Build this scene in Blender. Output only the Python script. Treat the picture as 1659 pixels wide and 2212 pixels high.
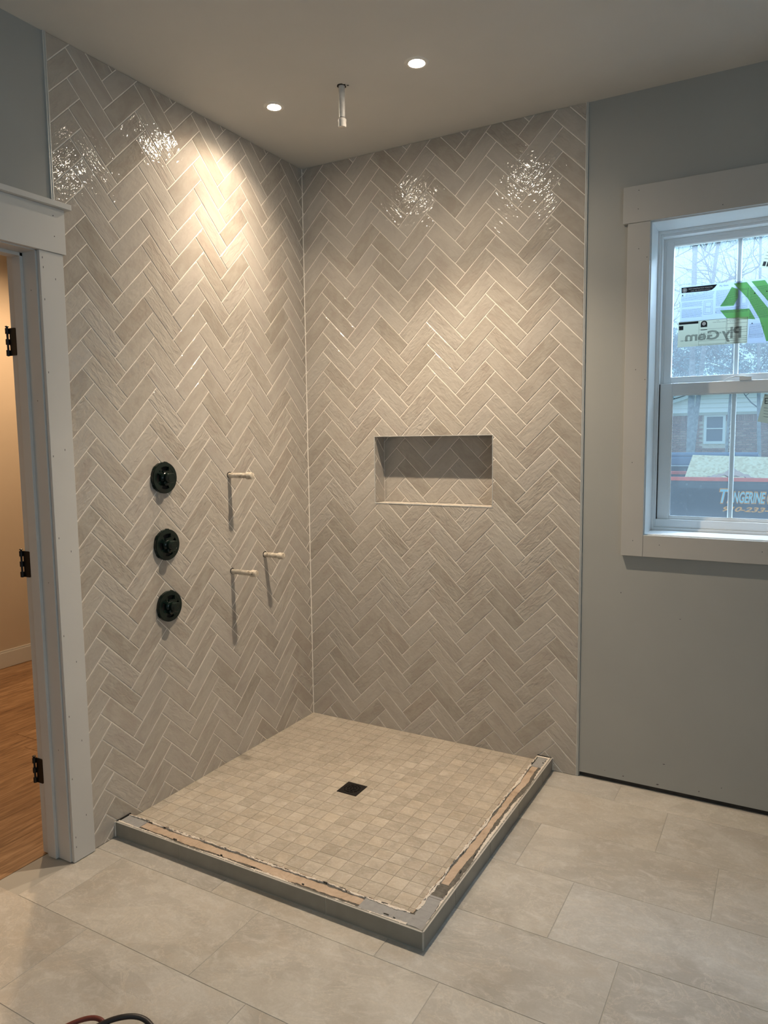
import bpy, math, random
from mathutils import Matrix, Vector
random.seed(7)
SC = bpy.context.scene
COL = SC.collection
for o in list(bpy.data.objects): bpy.data.objects.remove(o)

# ------------------------------------------------------------------ camera
cd = bpy.data.cameras.new('camera'); cam = bpy.data.objects.new('camera', cd); COL.objects.link(cam)
cd.sensor_fit = 'HORIZONTAL'; cd.sensor_width = 36.0; cd.lens = 36.0 * 1559.97 / 1659.0
cd.clip_start = 0.02; cd.clip_end = 400
Rr = (0.8717179534, 0.4898690208, -0.0116684259)
Ru = (-0.0394487985, 0.0938944441, 0.9948002944)
Rf = (-0.4884174265, 0.8667249713, -0.1011742169)
cam.matrix_world = Matrix(((Rr[0], Ru[0], -Rf[0], 2.11072), (Rr[1], Ru[1], -Rf[1], -2.97643),
                           (Rr[2], Ru[2], -Rf[2], 1.44508), (0, 0, 0, 1)))
SC.camera = cam

# ------------------------------------------------------------------ sky, added fill lights, exposure
W = bpy.data.worlds.new('sky'); SC.world = W; W.use_nodes = True
bg = W.node_tree.nodes['Background']
bg.inputs['Color'].default_value = (0.42, 0.73, 0.93, 1); bg.inputs['Strength'].default_value = 1.12
SC.view_settings.view_transform = 'Standard'
try: SC.view_settings.look = 'None'
except Exception: pass
SC.view_settings.gamma = 1.0; SC.view_settings.use_curve_mapping = False
SC.view_settings.exposure = 0.0
SC.cycles.max_bounces = 8; SC.cycles.diffuse_bounces = 5; SC.cycles.transparent_max_bounces = 16
SC.cycles.sample_clamp_indirect = 4.0

def area_light(name, loc, rot, sx, sy, power, color):
    l = bpy.data.lights.new(name, 'AREA'); l.shape = 'RECTANGLE'; l.size = sx; l.size_y = sy
    l.energy = power; l.color = color
    o = bpy.data.objects.new(name, l); COL.objects.link(o); o.location = loc; o.rotation_euler = rot
    return o
COOL_FILL = (0.84, 0.94, 1.0); BLUE_FILL = (0.60, 0.80, 1.0)
# added cool fill lights set in made-up openings of the right and rear walls
area_light('fill_right', (3.97, -3.05, 1.55), (0, math.radians(90), 0), 1.3, 1.5, 11, COOL_FILL)
area_light('fill_rear', (1.75, -4.64, 1.55), (math.radians(90), 0, 0), 1.3, 1.3, .8, COOL_FILL)
# added unseen area light outside, above the window in view, boosting its daylight
area_light('fill_back_window', (1.95, 1.0, 3.0), (math.radians(-46), 0, 0), 1.6, 1.0, 480, BLUE_FILL)

# ------------------------------------------------------------------ helpers
class MB:
    def __init__(s): s.v = []; s.f = []; s.m = []
    def add(s, vs, fs, mi=0):
        n = len(s.v); s.v += [tuple(a) for a in vs]
        s.f += [tuple(i + n for i in f) for f in fs]; s.m += [mi] * len(fs); return s
    def box(s, x0, x1, y0, y1, z0, z1, mi=0):
        return s.add([(x0,y0,z0),(x1,y0,z0),(x1,y1,z0),(x0,y1,z0),(x0,y0,z1),(x1,y0,z1),(x1,y1,z1),(x0,y1,z1)],
              [(0,3,2,1),(4,5,6,7),(0,1,5,4),(1,2,6,5),(2,3,7,6),(3,0,4,7)], mi)
    def lathe(s, prof, org=(0,0,0), axis=(0,0,1), n=32, mi=0, close=True):
        a = Vector(axis).normalized(); t = a.orthogonal().normalized(); b = a.cross(t); org = Vector(org)
        vs = [org + a*h + (t*math.cos(2*math.pi*k/n) + b*math.sin(2*math.pi*k/n))*r for r, h in prof for k in range(n)]
        fs = []
        for i in range(len(prof)-1):
            for k in range(n):
                k2 = (k+1) % n; fs.append((i*n+k, i*n+k2, (i+1)*n+k2, (i+1)*n+k))
        if close:
            fs.append(tuple(range(n))[::-1]); fs.append(tuple((len(prof)-1)*n + k for k in range(n)))
        return s.add(vs, fs, mi)
    def tube(s, pts, rad, n=8, mi=0):
        pts = [Vector(p) for p in pts]; rads = rad if isinstance(rad, (list, tuple)) else [rad]*len(pts)
        ref = Vector((0.13, 0.21, 1)).normalized(); vs = []; fs = []
        for i, p in enumerate(pts):
            d = (pts[min(i+1, len(pts)-1)] - pts[max(i-1, 0)]).normalized()
            if abs(d.dot(ref)) > .97: t = d.cross(Vector((1, 0, 0))).normalized()
            else: t = d.cross(ref).normalized()
            b = d.cross(t)
            vs += [p + (t*math.cos(2*math.pi*k/n) + b*math.sin(2*math.pi*k/n))*rads[i] for k in range(n)]
        for i in range(len(pts)-1):
            for k in range(n):
                k2 = (k+1) % n; fs.append((i*n+k, i*n+k2, (i+1)*n+k2, (i+1)*n+k))
        fs.append(tuple(range(n))[::-1]); fs.append(tuple((len(pts)-1)*n+k for k in range(n)))
        return s.add(vs, fs, mi)
    def prism(s, poly, z0, z1, mi=0):
        n = len(poly)
        return s.add([(x, y, z0) for x, y in poly] + [(x, y, z1) for x, y in poly],
                     [tuple(range(n))[::-1], tuple(range(n, 2*n))] + [(k, (k+1) % n, n+(k+1) % n, n+k) for k in range(n)], mi)
    def mesh(s, name):
        me = bpy.data.meshes.new(name); me.from_pydata(s.v, [], s.f); me.update()
        if any(s.m): me.polygons.foreach_set('material_index', s.m)
        return me

def link(name, me, mats=(), parent=None, smooth=False, bevel=0, mat_world=None, **props):
    if isinstance(me, MB): me = me.mesh(name)
    if not isinstance(mats, (list, tuple)): mats = [mats]
    if me is not None and hasattr(me, 'materials') and not len(me.materials):
        for m in mats: me.materials.append(m)
    if smooth and me is not None:
        me.polygons.foreach_set('use_smooth', [True]*len(me.polygons)); me.set_sharp_from_angle(angle=0.7)
    o = bpy.data.objects.new(name, me); COL.objects.link(o)
    if parent is not None: o.parent = parent
    if mat_world is not None: o.matrix_local = mat_world
    if bevel:
        b = o.modifiers.new('bevel', 'BEVEL'); b.width = bevel; b.segments = 2; b.limit_method = 'ANGLE'
    for k, v in props.items(): o[k] = v
    return o

def empty(name, loc=(0, 0, 0), **props):
    o = bpy.data.objects.new(name, None); COL.objects.link(o); o.location = loc; o.empty_display_size = .05
    for k, v in props.items(): o[k] = v
    return o
def TR(x, y, z): return Matrix.Translation((x, y, z))

# ------------------------------------------------------------------ materials
class NT:
    def __init__(s, name):
        s.mat = bpy.data.materials.new(name); s.mat.use_nodes = True; s.t = s.mat.node_tree
        s.bsdf = s.t.nodes['Principled BSDF']; s.out = s.t.nodes['Material Output']
    def n(s, typ, **kw):
        nd = s.t.nodes.new(typ)
        for k, v in kw.items():
            if k == 'i':
                for a, b in v.items():
                    if isinstance(b, bpy.types.NodeSocket): s.t.links.new(b, nd.inputs[a])
                    else: nd.inputs[a].default_value = b
            else: setattr(nd, k, v)
        return nd
    def l(s, a, b): s.t.links.new(a, b)
    def math(s, op, a, b=0.0): 
        nd = s.n('ShaderNodeMath', operation=op)
        for i, x in enumerate((a, b)):
            if isinstance(x, bpy.types.NodeSocket): s.l(x, nd.inputs[i])
            else: nd.inputs[i].default_value = x
        return nd.outputs[0]
    def mix(s, f, a, b, blend='MIX'):
        nd = s.n('ShaderNodeMix', data_type='RGBA', blend_type=blend)
        for idx, x in ((0, f), (6, a), (7, b)):
            if isinstance(x, bpy.types.NodeSocket): s.l(x, nd.inputs[idx])
            else: nd.inputs[idx].default_value = x
        return nd.outputs[2]
    def ramp(s, fac, stops):
        nd = s.n('ShaderNodeValToRGB'); s.l(fac, nd.inputs[0]); cr = nd.color_ramp
        while len(cr.elements) < len(stops): cr.elements.new(0.5)
        for e, (p, c) in zip(cr.elements, stops): e.position = p; e.color = c if len(c) == 4 else (*c, 1)
        return nd.outputs[0]
    def coords(s, kind='Object', scale=(1, 1, 1), rand=0.0):
        c = s.n('ShaderNodeTexCoord').outputs[kind]
        mp = s.n('ShaderNodeMapping'); s.l(c, mp.inputs[0]); mp.inputs['Scale'].default_value = scale
        if rand:
            oi = s.n('ShaderNodeObjectInfo').outputs['Random']
            cb = s.n('ShaderNodeCombineXYZ')
            s.l(s.math('MULTIPLY', oi, rand), cb.inputs[0]); s.l(s.math('MULTIPLY', oi, rand*1.7), cb.inputs[1]); s.l(s.math('MULTIPLY', oi, rand*.6), cb.inputs[2])
            s.l(cb.outputs[0], mp.inputs['Location'])
        return mp.outputs[0]
    def noise(s, vec, scale, detail=3, rough=.55, dist=0):
        nd = s.n('ShaderNodeTexNoise'); s.l(vec, nd.inputs['Vector'])
        nd.inputs['Scale'].default_value = scale; nd.inputs['Detail'].default_value = detail
        nd.inputs['Roughness'].default_value = rough; nd.inputs['Distortion'].default_value = dist
        return nd.outputs[0]
    def bump(s, h, strength, dist, prev=None):
        nd = s.n('ShaderNodeBump'); s.l(h, nd.inputs['Height'])
        if isinstance(strength, bpy.types.NodeSocket): s.l(strength, nd.inputs['Strength'])
        else: nd.inputs['Strength'].default_value = strength
        nd.inputs['Distance'].default_value = dist
        if prev is not None: s.l(prev, nd.inputs['Normal'])
        return nd.outputs[0]
    def setp(s, **kw):
        for k, v in kw.items():
            k = k.replace('_', ' ')
            if isinstance(v, bpy.types.NodeSocket): s.l(v, s.bsdf.inputs[k])
            else: s.bsdf.inputs[k].default_value = v

def simple(name, col, rough=.5, metal=0, spot=.0, nscale=20, bump=0, bdist=.001, spec=.5):
    m = NT(name)
    c = (*col, 1)
    if spot or bump:
        v = m.coords('Object'); nz = m.noise(v, nscale)
        if spot:
            lo = tuple(x*(1-spot) for x in col); hi = tuple(min(1, x*(1+spot)) for x in col)
            c = m.ramp(nz, [(.3, lo), (.7, hi)])
        if bump: m.setp(Normal=m.bump(m.noise(v, nscale*3), bump, bdist))
    m.setp(Base_Color=c, Roughness=rough, Metallic=metal); m.bsdf.inputs['Specular IOR Level'].default_value = spec
    return m.mat

def glazed_tile():
    m = NT('glazed_tile')
    v = m.coords('Object', rand=40)
    oi = m.n('ShaderNodeObjectInfo').outputs['Random']
    base = m.ramp(oi, [(0, (.33, .295, .25)), (.2, (.40, .36, .315)), (.5, (.46, .42, .37)), (.75, (.44, .405, .37)), (.88, (.50, .465, .42)), (1, (.38, .33, .28))])
    cl = m.noise(m.coords('Object', scale=(1, 1.8, 1), rand=51), 11, 3, .6, .6)
    base = m.mix(m.math('MULTIPLY', m.ramp(cl, [(.40, (0, 0, 0)), (.62, (1, 1, 1))]), .40), base, (.56, .525, .475, 1))
    base = m.mix(m.math('MULTIPLY', m.ramp(cl, [(.30, (1, 1, 1)), (.46, (0, 0, 0))]), .40), base, (.40, .335, .30, 1))
    mot = m.noise(v, 22, 4, .6)
    col = m.mix(m.math('MULTIPLY', mot, .55), base, m.mix(.5, base, (.60, .55, .48, 1)))
    st = m.coords('Object', scale=(1, 3.2, 1), rand=23)
    col = m.mix(m.math('MULTIPLY', m.noise(st, 14, 5, .65), .35), col, (.33, .285, .24, 1))
    oi2 = m.math('FRACT', m.math('MULTIPLY', oi, 17.31))
    w1 = m.noise(m.coords('Object', scale=(.8, 2.2, 1), rand=31), 34, 2, .45, .8)
    w2 = m.noise(m.coords('Object', rand=13), 42, 1.5, .5, .5)
    h = m.math('ADD', m.math('MULTIPLY', w1, m.math('ADD', m.math('MULTIPLY', m.math('POWER', oi2, 1.5), 1.3), .50)), m.math('MULTIPLY', w2, .85))
    nrm = m.bump(h, 1.0, .0018)
    fine = m.noise(m.coords('Object', rand=5), 160, 2, .5)
    nrm = m.bump(fine, .35, .0005, nrm)
    m.setp(Base_Color=col, Roughness=m.math('ADD', m.math('MULTIPLY', mot, .03), .03), Normal=nrm, IOR=1.52)
    return m.mat

def stone_tile(name, cols, vein=.5, s=1.0, rough=.42, tl=.80):
    m = NT(name)
    v = m.coords('Object', rand=60)
    oi = m.n('ShaderNodeObjectInfo').outputs['Random']
    big = m.noise(v, 2.6*s, 5, .62, .8)
    base = m.ramp(big, [(.36, cols[0]), (.5, cols[1]), (.64, cols[2])])
    tint = m.ramp(m.math('FRACT', m.math('MULTIPLY', oi, 7.7)), [(0, (tl, tl*.98, tl*.95)), (.5, (1, 1, 1)), (1, (1.0, .97, .92))])
    base = m.mix(1.0, base, tint, 'MULTIPLY')
    base.node.clamp_result = False
    # slate plateaus: sharp-edged steps
    pl = m.noise(m.coords('Object', scale=(1, 1.6, 1), rand=9), 2.0*s, 6, .55, 1.2)
    step = m.ramp(pl, [(.545, (0, 0, 0)), (.56, (1, 1, 1))])
    base = m.mix(m.math('MULTIPLY', step, .38), base, tuple(x*.93 for x in cols[0])+(1,))
    vn = m.noise(m.coords('Object', scale=(1, 1.3, 1), rand=19), 3.4*s, 8, .7, 1.5)
    line = m.ramp(m.math('ABSOLUTE', m.math('SUBTRACT', vn, .5)), [(0, (1, 1, 1)), (.014, (0, 0, 0))])
    base = m.mix(m.math('MULTIPLY', line, vein), base, (.66, .60, .52, 1))
    fine = m.noise(v, 130, 4, .7)
    base = m.mix(m.math('MULTIPLY', m.ramp(fine, [(.35, (0, 0, 0)), (.65, (1, 1, 1))]), .34), base, m.mix(.6, base, (.30, .27, .23, 1)))
    pat = m.noise(m.coords('Object', scale=(1, 2.2, 1), rand=77), 5*s, 6, .7, 1.0)
    base = m.mix(m.math('MULTIPLY', m.ramp(pat, [(.50, (0, 0, 0)), (.66, (1, 1, 1))]), .30), base, (.46, .385, .30, 1))
    pat2 = m.noise(m.coords('Object', scale=(1, 1.5, 1), rand=87), 16*s, 6, .75, .6)
    base = m.mix(m.math('MULTIPLY', m.ramp(pat2, [(.50, (0, 0, 0)), (.70, (1, 1, 1))]), .40), base, (.72, .70, .67, 1))
    n1 = m.bump(step, .35, .0012); n2 = m.bump(m.noise(v, 60, 4, .7), .35, .0012, n1)
    m.setp(Base_Color=base, Roughness=m.math('ADD', m.math('MULTIPLY', fine, .12), rough-.04), Normal=n2)
    return m.mat

def wood_floor():
    m = NT('oak_floor')
    v = m.coords('Object', scale=(9, .8, 1), rand=30)
    a = m.noise(v, 6, 6, .65, 1.2); b = m.noise(m.coords('Object', scale=(40, 1.2, 1), rand=11), 5, 4, .6, .4)
    c = m.ramp(a, [(.32, (.19, .10, .045)), (.5, (.42, .245, .125)), (.66, (.62, .40, .23))])
    c = m.mix(m.math('MULTIPLY', b, .5), c, (.19, .095, .04, 1))
    oi = m.n('ShaderNodeObjectInfo').outputs['Random']
    c = m.mix(1.0, c, m.ramp(oi, [(0, (.78, .74, .7)), (1, (1, 1, 1))]), 'MULTIPLY')
    m.setp(Base_Color=c, Roughness=.42, Normal=m.bump(b, .25, .001))
    return m.mat

def wall_paint(name, col):
    m = NT(name); v = m.coords('Object')
    lo = tuple(x*.965 for x in col); hi = tuple(x*1.02 for x in col)
    c = m.ramp(m.noise(v, 2.2, 4), [(.35, lo), (.65, hi)])
    m.setp(Base_Color=c, Roughness=.62, Normal=m.bump(m.noise(v, 220, 2), .12, .0006))
    m.bsdf.inputs['Specular IOR Level'].default_value = .35
    return m.mat

def emitter(name, col, s):
    m = NT(name); m.t.nodes.remove(m.bsdf); e = m.n('ShaderNodeEmission', i={'Color': (*col, 1), 'Strength': s})
    m.l(e.outputs[0], m.out.inputs[0]); return m.mat

def window_glass():
    m = NT('window_glass'); m.t.nodes.remove(m.bsdf)
    tr = m.n('ShaderNodeBsdfTransparent', i={'Color': (.95, .97, .98, 1)}); gl = m.n('ShaderNodeBsdfGlossy', i={'Roughness': .01, 'Color': (1, 1, 1, 1)})
    tl = m.n('ShaderNodeBsdfTranslucent', i={'Color': (.86, .92, 1, 1)})
    fr = m.n('ShaderNodeFresnel', i={'IOR': 1.4})
    a = m.n('ShaderNodeMixShader', i={0: .035}); m.l(tr.outputs[0], a.inputs[1]); m.l(tl.outputs[0], a.inputs[2])
    b = m.n('ShaderNodeMixShader'); m.l(m.math('MULTIPLY', fr.outputs[0], .8), b.inputs[0]); m.l(a.outputs[0], b.inputs[1]); m.l(gl.outputs[0], b.inputs[2])
    m.l(b.outputs[0], m.out.inputs[0]); return m.mat

def film(name, col, trans, opac=1.0):
    """thin printed film: part diffuse, part translucent, part see-through"""
    m = NT(name); m.t.nodes.remove(m.bsdf)
    d = m.n('ShaderNodeBsdfDiffuse', i={'Color': (*col, 1)}); t = m.n('ShaderNodeBsdfTranslucent', i={'Color': (*col, 1)})
    a = m.n('ShaderNodeMixShader', i={0: trans}); m.l(d.outputs[0], a.inputs[1]); m.l(t.outputs[0], a.inputs[2])
    tp = m.n('ShaderNodeBsdfTransparent'); b = m.n('ShaderNodeMixShader', i={0: opac}); m.l(tp.outputs[0], b.inputs[1]); m.l(a.outputs[0], b.inputs[2])
    m.l(b.outputs[0], m.out.inputs[0]); return m.mat

M_TILE = glazed_tile()
M_GROUT = simple('white_grout', (.86, .80, .72), .85, spot=.06, nscale=60, bump=.3)
M_FLOOR = stone_tile('floor_stone', [(.43, .40, .355), (.52, .495, .455), (.58, .555, .515)], .55, 1.0, .40)
M_FGROUT = simple('floor_grout', (.44, .415, .37), .9)
M_MOSAIC = stone_tile('mosaic_stone', [(.42, .37, .30), (.52, .46, .38), (.60, .54, .455)], .35, 3.2, .48, .86)
M_MGROUT = simple('mosaic_grout', (.42, .37, .30), .9)
M_CURBT = simple('curb_tile', (.255, .245, .215), .42, spot=.09, nscale=14, bump=.2)
M_PAINT = wall_paint('grey_green_paint', (.375, .378, .360))
M_CEIL = wall_paint('ceiling_paint', (.66, .645, .615))
M_HALL = wall_paint('hall_paint', (.55, .46, .36))
M_TRIM = simple('primed_trim', (.46, .45, .43), .5, spot=.02, nscale=6, bump=.06, bdist=.0006)
M_TRIMD = simple('door_trim', (.60, .59, .57), .5, spot=.02, nscale=6, bump=.06, bdist=.0006)
M_VINYL = simple('white_vinyl', (.80, .82, .83), .35, spot=.015, nscale=8)
M_SCHL = simple('metal_tile_edge', (.62, .62, .60), .35, metal=.3, spot=.02)
M_BLACK = simple('black_metal', (.012, .010, .009), .38, metal=.4, spot=.1)
M_VALVE = simple('dark_green_plastic', (.004, .012, .009), .22, spot=.3, nscale=40, bump=.06)
M_VHOLE = simple('dark_recess', (.006, .004, .003), .7)
M_PIPE = NT('mortar_stained_pipe')
_v = M_PIPE.coords('Object', rand=9)
_c = M_PIPE.ramp(M_PIPE.noise(_v, 60, 5, .7), [(.30, (.12, .09, .06)), (.42, (.50, .43, .34)), (.62, (.72, .65, .55))])
M_PIPE.setp(Base_Color=_c, Roughness=.6, Normal=M_PIPE.bump(M_PIPE.noise(_v, 120, 3), .4, .001)); M_PIPE = M_PIPE.mat
M_PIPEW = simple('white_pipe', (.66, .62, .57), .45, spot=.12, nscale=50)
M_WOOD = wood_floor()
M_LENS = emitter('lamp_lens', (1.0, .86, .68), 320)
M_LTRIM = simple('lamp_trim_white', (.82, .79, .74), .4)
M_GLASS = window_glass()
M_CEM = simple('grey_cement', (.33, .325, .32), .85, spot=.08, nscale=40, bump=.5, bdist=.001)
M_CEMD = simple('dark_wet_mortar', (.13, .118, .10), .8, spot=.35, nscale=60, bump=.6, bdist=.001)
M_MORT = simple('white_mortar', (.72, .655, .58), .85, spot=.12, nscale=120, bump=.7, bdist=.0015)
M_CORE = NT('tan_board'); _v = M_CORE.coords('Object')
_c = M_CORE.ramp(M_CORE.noise(_v, 14, 6, .7, .6), [(.28, (.22, .15, .10)), (.40, (.46, .345, .25)), (.6, (.56, .43, .325)), (.75, (.62, .52, .43))])
M_CORE.setp(Base_Color=_c, Roughness=.8, Normal=M_CORE.bump(M_CORE.noise(_v, 90, 4), .5, .001)); M_CORE = M_CORE.mat

# ------------------------------------------------------------------ room shell
H = 2.74; XR = 3.9; YF = -4.6
DX0, DY0, DY1, DZ = -.145, -2.27, -1.461, 2.05       # door opening
WX0, WX1, WZ0, WZ1 = 1.617, 2.197, 1.0574, 2.2485    # window opening
NX0, NX1, NZ0, NZ1, ND = .387, .977, 1.141, 1.4535, .092   # niche

fl = link('floor', MB().box(-.126, XR, YF, 0.10, -.08, -.0012), M_FGROUT, kind='structure')
link('ceiling', MB().box(-2.4, XR+.2, YF-.2, .2, H, H+.12), M_CEIL, kind='structure')
# left wall (x = -.006) with the door opening
wl = link('wall_left', MB().box(DX0+.012, -.006, DY1+.018, .16, -.02, H).box(DX0+.012, -.006, DY0-.018, DY1+.018, DZ+.018, H)
          .box(DX0+.012, -.006, YF, DY0-.018, -.02, H), M_PAINT, kind='structure')
# back wall (y = .006) with niche and window openings, its drywall stops short of the floor
wb = MB(); y0, y1 = .006, .16
wb.box(-.006, NX0-.006, y0, y1, -.02, H); wb.box(NX0-.006, NX1+.006, y0, y1, -.02, NZ0-.006); wb.box(NX0-.006, NX1+.006, y0, y1, NZ1+.006, H)
wb.box(NX0-.006, NX1+.006, ND+.008, y1, NZ0-.006, NZ1+.006)
wb.box(NX1+.006, 1.372, y0, y1, -.02, H)
wb.box(1.372, WX0-.012, y0, y1, .020, H); wb.box(WX0-.012, WX1+.012, y0, y1, .020, WZ0-.012); wb.box(WX0-.012, WX1+.012, y0, y1, WZ1+.012, H)
wb.box(WX1+.012, XR, y0, y1, .020, H)
wb = link('wall_back', wb, M_PAINT, kind='structure')
link('bottom_plate', MB().box(1.372, XR, .020, .15, -.02, .020), simple('dark_plate', (.05, .042, .035), .9, spot=.4, nscale=8), parent=wb)
# right wall and wall behind the camera, each with an added opening for its fill light
wr = MB(); a0, a1, b0, b1 = -3.8, -2.3, .9, 2.2
wr.box(XR, XR+.15, YF, a0, 0, H).box(XR, XR+.15, a1, .16, 0, H).box(XR, XR+.15, a0, a1, 0, b0).box(XR, XR+.15, a0, a1, b1, H)
link('wall_right', wr, M_PAINT, kind='structure')
wf = MB(); a0, a1 = 1.1, 2.4
wf.box(-.145, a0, YF-.15, YF, 0, H).box(a1, XR+.15, YF-.15, YF, 0, H).box(a0, a1, YF-.15, YF, 0, b0).box(a0, a1, YF-.15, YF, b1, H)
link('wall_front', wf, M_PAINT, kind='structure')

sm = MB()
for x, z, a, b in [(1.530, .812, .002, .004), (1.757, .727, .0045, .0015), (1.712, .125, .006, .002), (1.925, .075, .0015, .003), (1.555, .040, .004, .0025), (1.69, .035, .007, .003), (1.845, .042, .0025, .003), (1.48, .048, .003, .001)]:
    sm.add([(x-a, .0055, z-b*.4), (x, .0055, z-b), (x+a, .0055, z+b*.2), (x, .0055, z+b*.6)], [(0, 1, 2, 3)])
link('scuff_marks', sm, simple('scuff', (.07, .065, .06), .8), parent=wb, kind='stuff')

# ------------------------------------------------------------------ tile machinery
def clip(poly, a, b, c):
    """keep a*x+b*y <= c; poly is a list of 3-D points"""
    out = []; n = len(poly)
    for i in range(n):
        p, q = poly[i], poly[(i+1) % n]
        dp = a*p[0]+b*p[1]-c; dq = a*q[0]+b*q[1]-c
        if dp <= 0: out.append(p)
        if (dp < 0 < dq) or (dq < 0 < dp):
            t = dp/(dp-dq); out.append(tuple(p[k]+t*(q[k]-p[k]) for k in range(3)))
    return out
def tile_polys(L, Wd, th, ch, nl, nw, jit, seed):
    r = random.Random(seed); ring = []
    c = [(-L/2, -Wd/2), (L/2, -Wd/2), (L/2, Wd/2), (-L/2, Wd/2)]
    for k in range(4):
        p, q = c[k], c[(k+1) % 4]; n = nl if k % 2 == 0 else nw
        for i in range(n):
            t = i/n; x = p[0]+(q[0]-p[0])*t; y = p[1]+(q[1]-p[1])*t
            if i:
                j = r.uniform(-jit, jit)
                if k % 2 == 0: y += j
                else: x += j
            ring.append((x, y))
    def inset(d): return [(x*(1-2*d/L), y*(1-2*d/Wd)) for x, y in ring]
    o0 = [(x, y, 0) for x, y in ring]; o1 = [(x, y, th-ch) for x, y in ring]; o2 = [(x, y, th) for x, y in inset(ch*1.6)]
    n = len(ring); P = []
    for i in range(n):
        j = (i+1) % n
        P.append([o0[i], o0[j], o1[j], o1[i]]); P.append([o1[i], o1[j], o2[j], o2[i]])
    P.append(o2); return P
def polys_mesh(P, name='tile'):
    idx = {}; vs = []; fs = []
    for p in P:
        f = []
        for q in p:
            k = (round(q[0], 6), round(q[1], 6), round(q[2], 6))
            if k not in idx: idx[k] = len(vs); vs.append(k)
            if not f or f[-1] != idx[k]: f.append(idx[k])
        if len(f) > 2 and f[0] == f[-1]: f.pop()
        if len(set(f)) >= 3 and len(set(f)) == len(f): fs.append(tuple(f))
    if not fs: return None
    me = bpy.data.meshes.new(name); me.from_pydata(vs, [], fs); me.update(); return me
def area_xy(p):
    return abs(sum(p[i][0]*p[(i+1) % len(p)][1]-p[(i+1) % len(p)][0]*p[i][1] for i in range(len(p))))/2

def herringbone(parent, frame, P, Q, u0, v0, rect, hole=None, th=.006, gap=.0032, mat=None, seed=0, base=0.0):
    """frame(u, v) -> world point on the tile bed, with columns (U, V, N); rect = (ua, ub, va, vb)"""
    Lf, Wf = P/math.sqrt(2), Q/math.sqrt(2); L, Wd = Lf-gap, Wf-gap
    tmpl = [tile_polys(L, Wd, th, .0011, 5, 2, .00035, seed*10+k) for k in range(6)]
    shared = [polys_mesh(t) for t in tmpl]
    for s_ in shared: s_.materials.append(mat)
    ua, ub, va, vb = rect; items = []
    l, w = Lf/math.sqrt(2), Wf/math.sqrt(2)
    for i in range(int((ua-u0)/P)-3, int((ub-u0)/P)+3):
        for j in range(int((va-v0)/Q)-8, int((vb-v0)/Q)+8):
            bx, by = u0+i*P, v0+j*Q
            for kind in (0, 1):
                if kind == 0: cu, cv, ang = bx+(w+l)/2, by+(w-l)/2, -math.pi/4
                else: cu, cv, ang = bx+l+(w+l)/2, by-l+(l-w)/2, math.pi/4
                if cu < ua-.15 or cu > ub+.15 or cv < va-.15 or cv > vb+.15: continue
                ca, sa = math.cos(ang), math.sin(ang)
                def half(nu, nv, c):   # nu*u+nv*v <= c in local terms
                    return (nu*ca+nv*sa, -nu*sa+nv*ca, c-nu*cu-nv*cv)
                hs = [half(1, 0, ub), half(-1, 0, -ua), half(0, 1, vb), half(0, -1, -va)]
                cor = [(sx*L/2*ca-sy*Wd/2*sa+cu, sx*L/2*sa+sy*Wd/2*ca+cv) for sx in (-1, 1) for sy in (-1, 1)]
                inside = all(ua < x < ub and va < y < vb for x, y in cor)
                k = (i*7+j*3+kind*5) % 6
                near = False
                if hole:
                    h0, h1, g0, g1 = hole
                    near = not (max(x for x, _ in cor) < h0 or min(x for x, _ in cor) > h1 or max(y for _, y in cor) < g0 or min(y for _, y in cor) > g1)
                if inside and not near:
                    items.append((L*Wd, shared[k], cu, cv, ang)); continue
                Pc = tmpl[k]
                for a, b, c in hs: Pc = [q for q in (clip(p, a, b, c) for p in Pc) if len(q) > 2]
                if near:
                    regs = [[half(0, -1, -g1)], [half(0, 1, g0)], [half(1, 0, h0), half(0, 1, g1), half(0, -1, -g0)], [half(-1, 0, -h1), half(0, 1, g1), half(0, -1, -g0)]]
                    res = []
                    for rg in regs:
                        Q_ = Pc
                        for a, b, c in rg: Q_ = [q for q in (clip(p, a, b, c) for p in Q_) if len(q) > 2]
                        res += Q_
                    Pc = res
                ar = sum(area_xy(p) for p in Pc)
                if ar < 2e-5: continue
                me = polys_mesh(Pc)
                if me is None: continue
                me.materials.append(mat); items.append((ar, me, cu, cv, ang))
    items.sort(key=lambda t: -t[0])
    def M(cu, cv, ang, dn=0):
        O, U, V, N = frame
        X = U*math.cos(ang)+V*math.sin(ang); Y = -U*math.sin(ang)+V*math.cos(ang)
        p = O+U*cu+V*cv+N*(base+dn)
        return Matrix(((X.x, Y.x, N.x, p.x), (X.y, Y.y, N.y, p.y), (X.z, Y.z, N.z, p.z), (0, 0, 0, 1)))
    rng = random.Random(seed)
    for ar, me, cu, cv, ang in items[:300]:
        m = M(cu, cv, ang, rng.uniform(-.0003, .0003))
        m = m @ Matrix.Rotation(rng.gauss(0, .0016), 4, 'X') @ Matrix.Rotation(rng.gauss(0, .0010), 4, 'Y')
        if rng.random() < .5: m = m @ Matrix.Rotation(math.pi, 4, 'Z') if me in shared else m
        link('tile', me, mat, parent=parent, mat_world=m)
    rest = items[300:]
    if rest:
        mb = MB()
        for ar, me, cu, cv, ang in rest:
            m = M(cu, cv, ang)
            mb.add([m @ v.co for v in me.vertices], [tuple(p.vertices) for p in me.polygons])
        link('cut_tiles', mb, mat, parent=parent, kind='stuff')
    return len(items)

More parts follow.
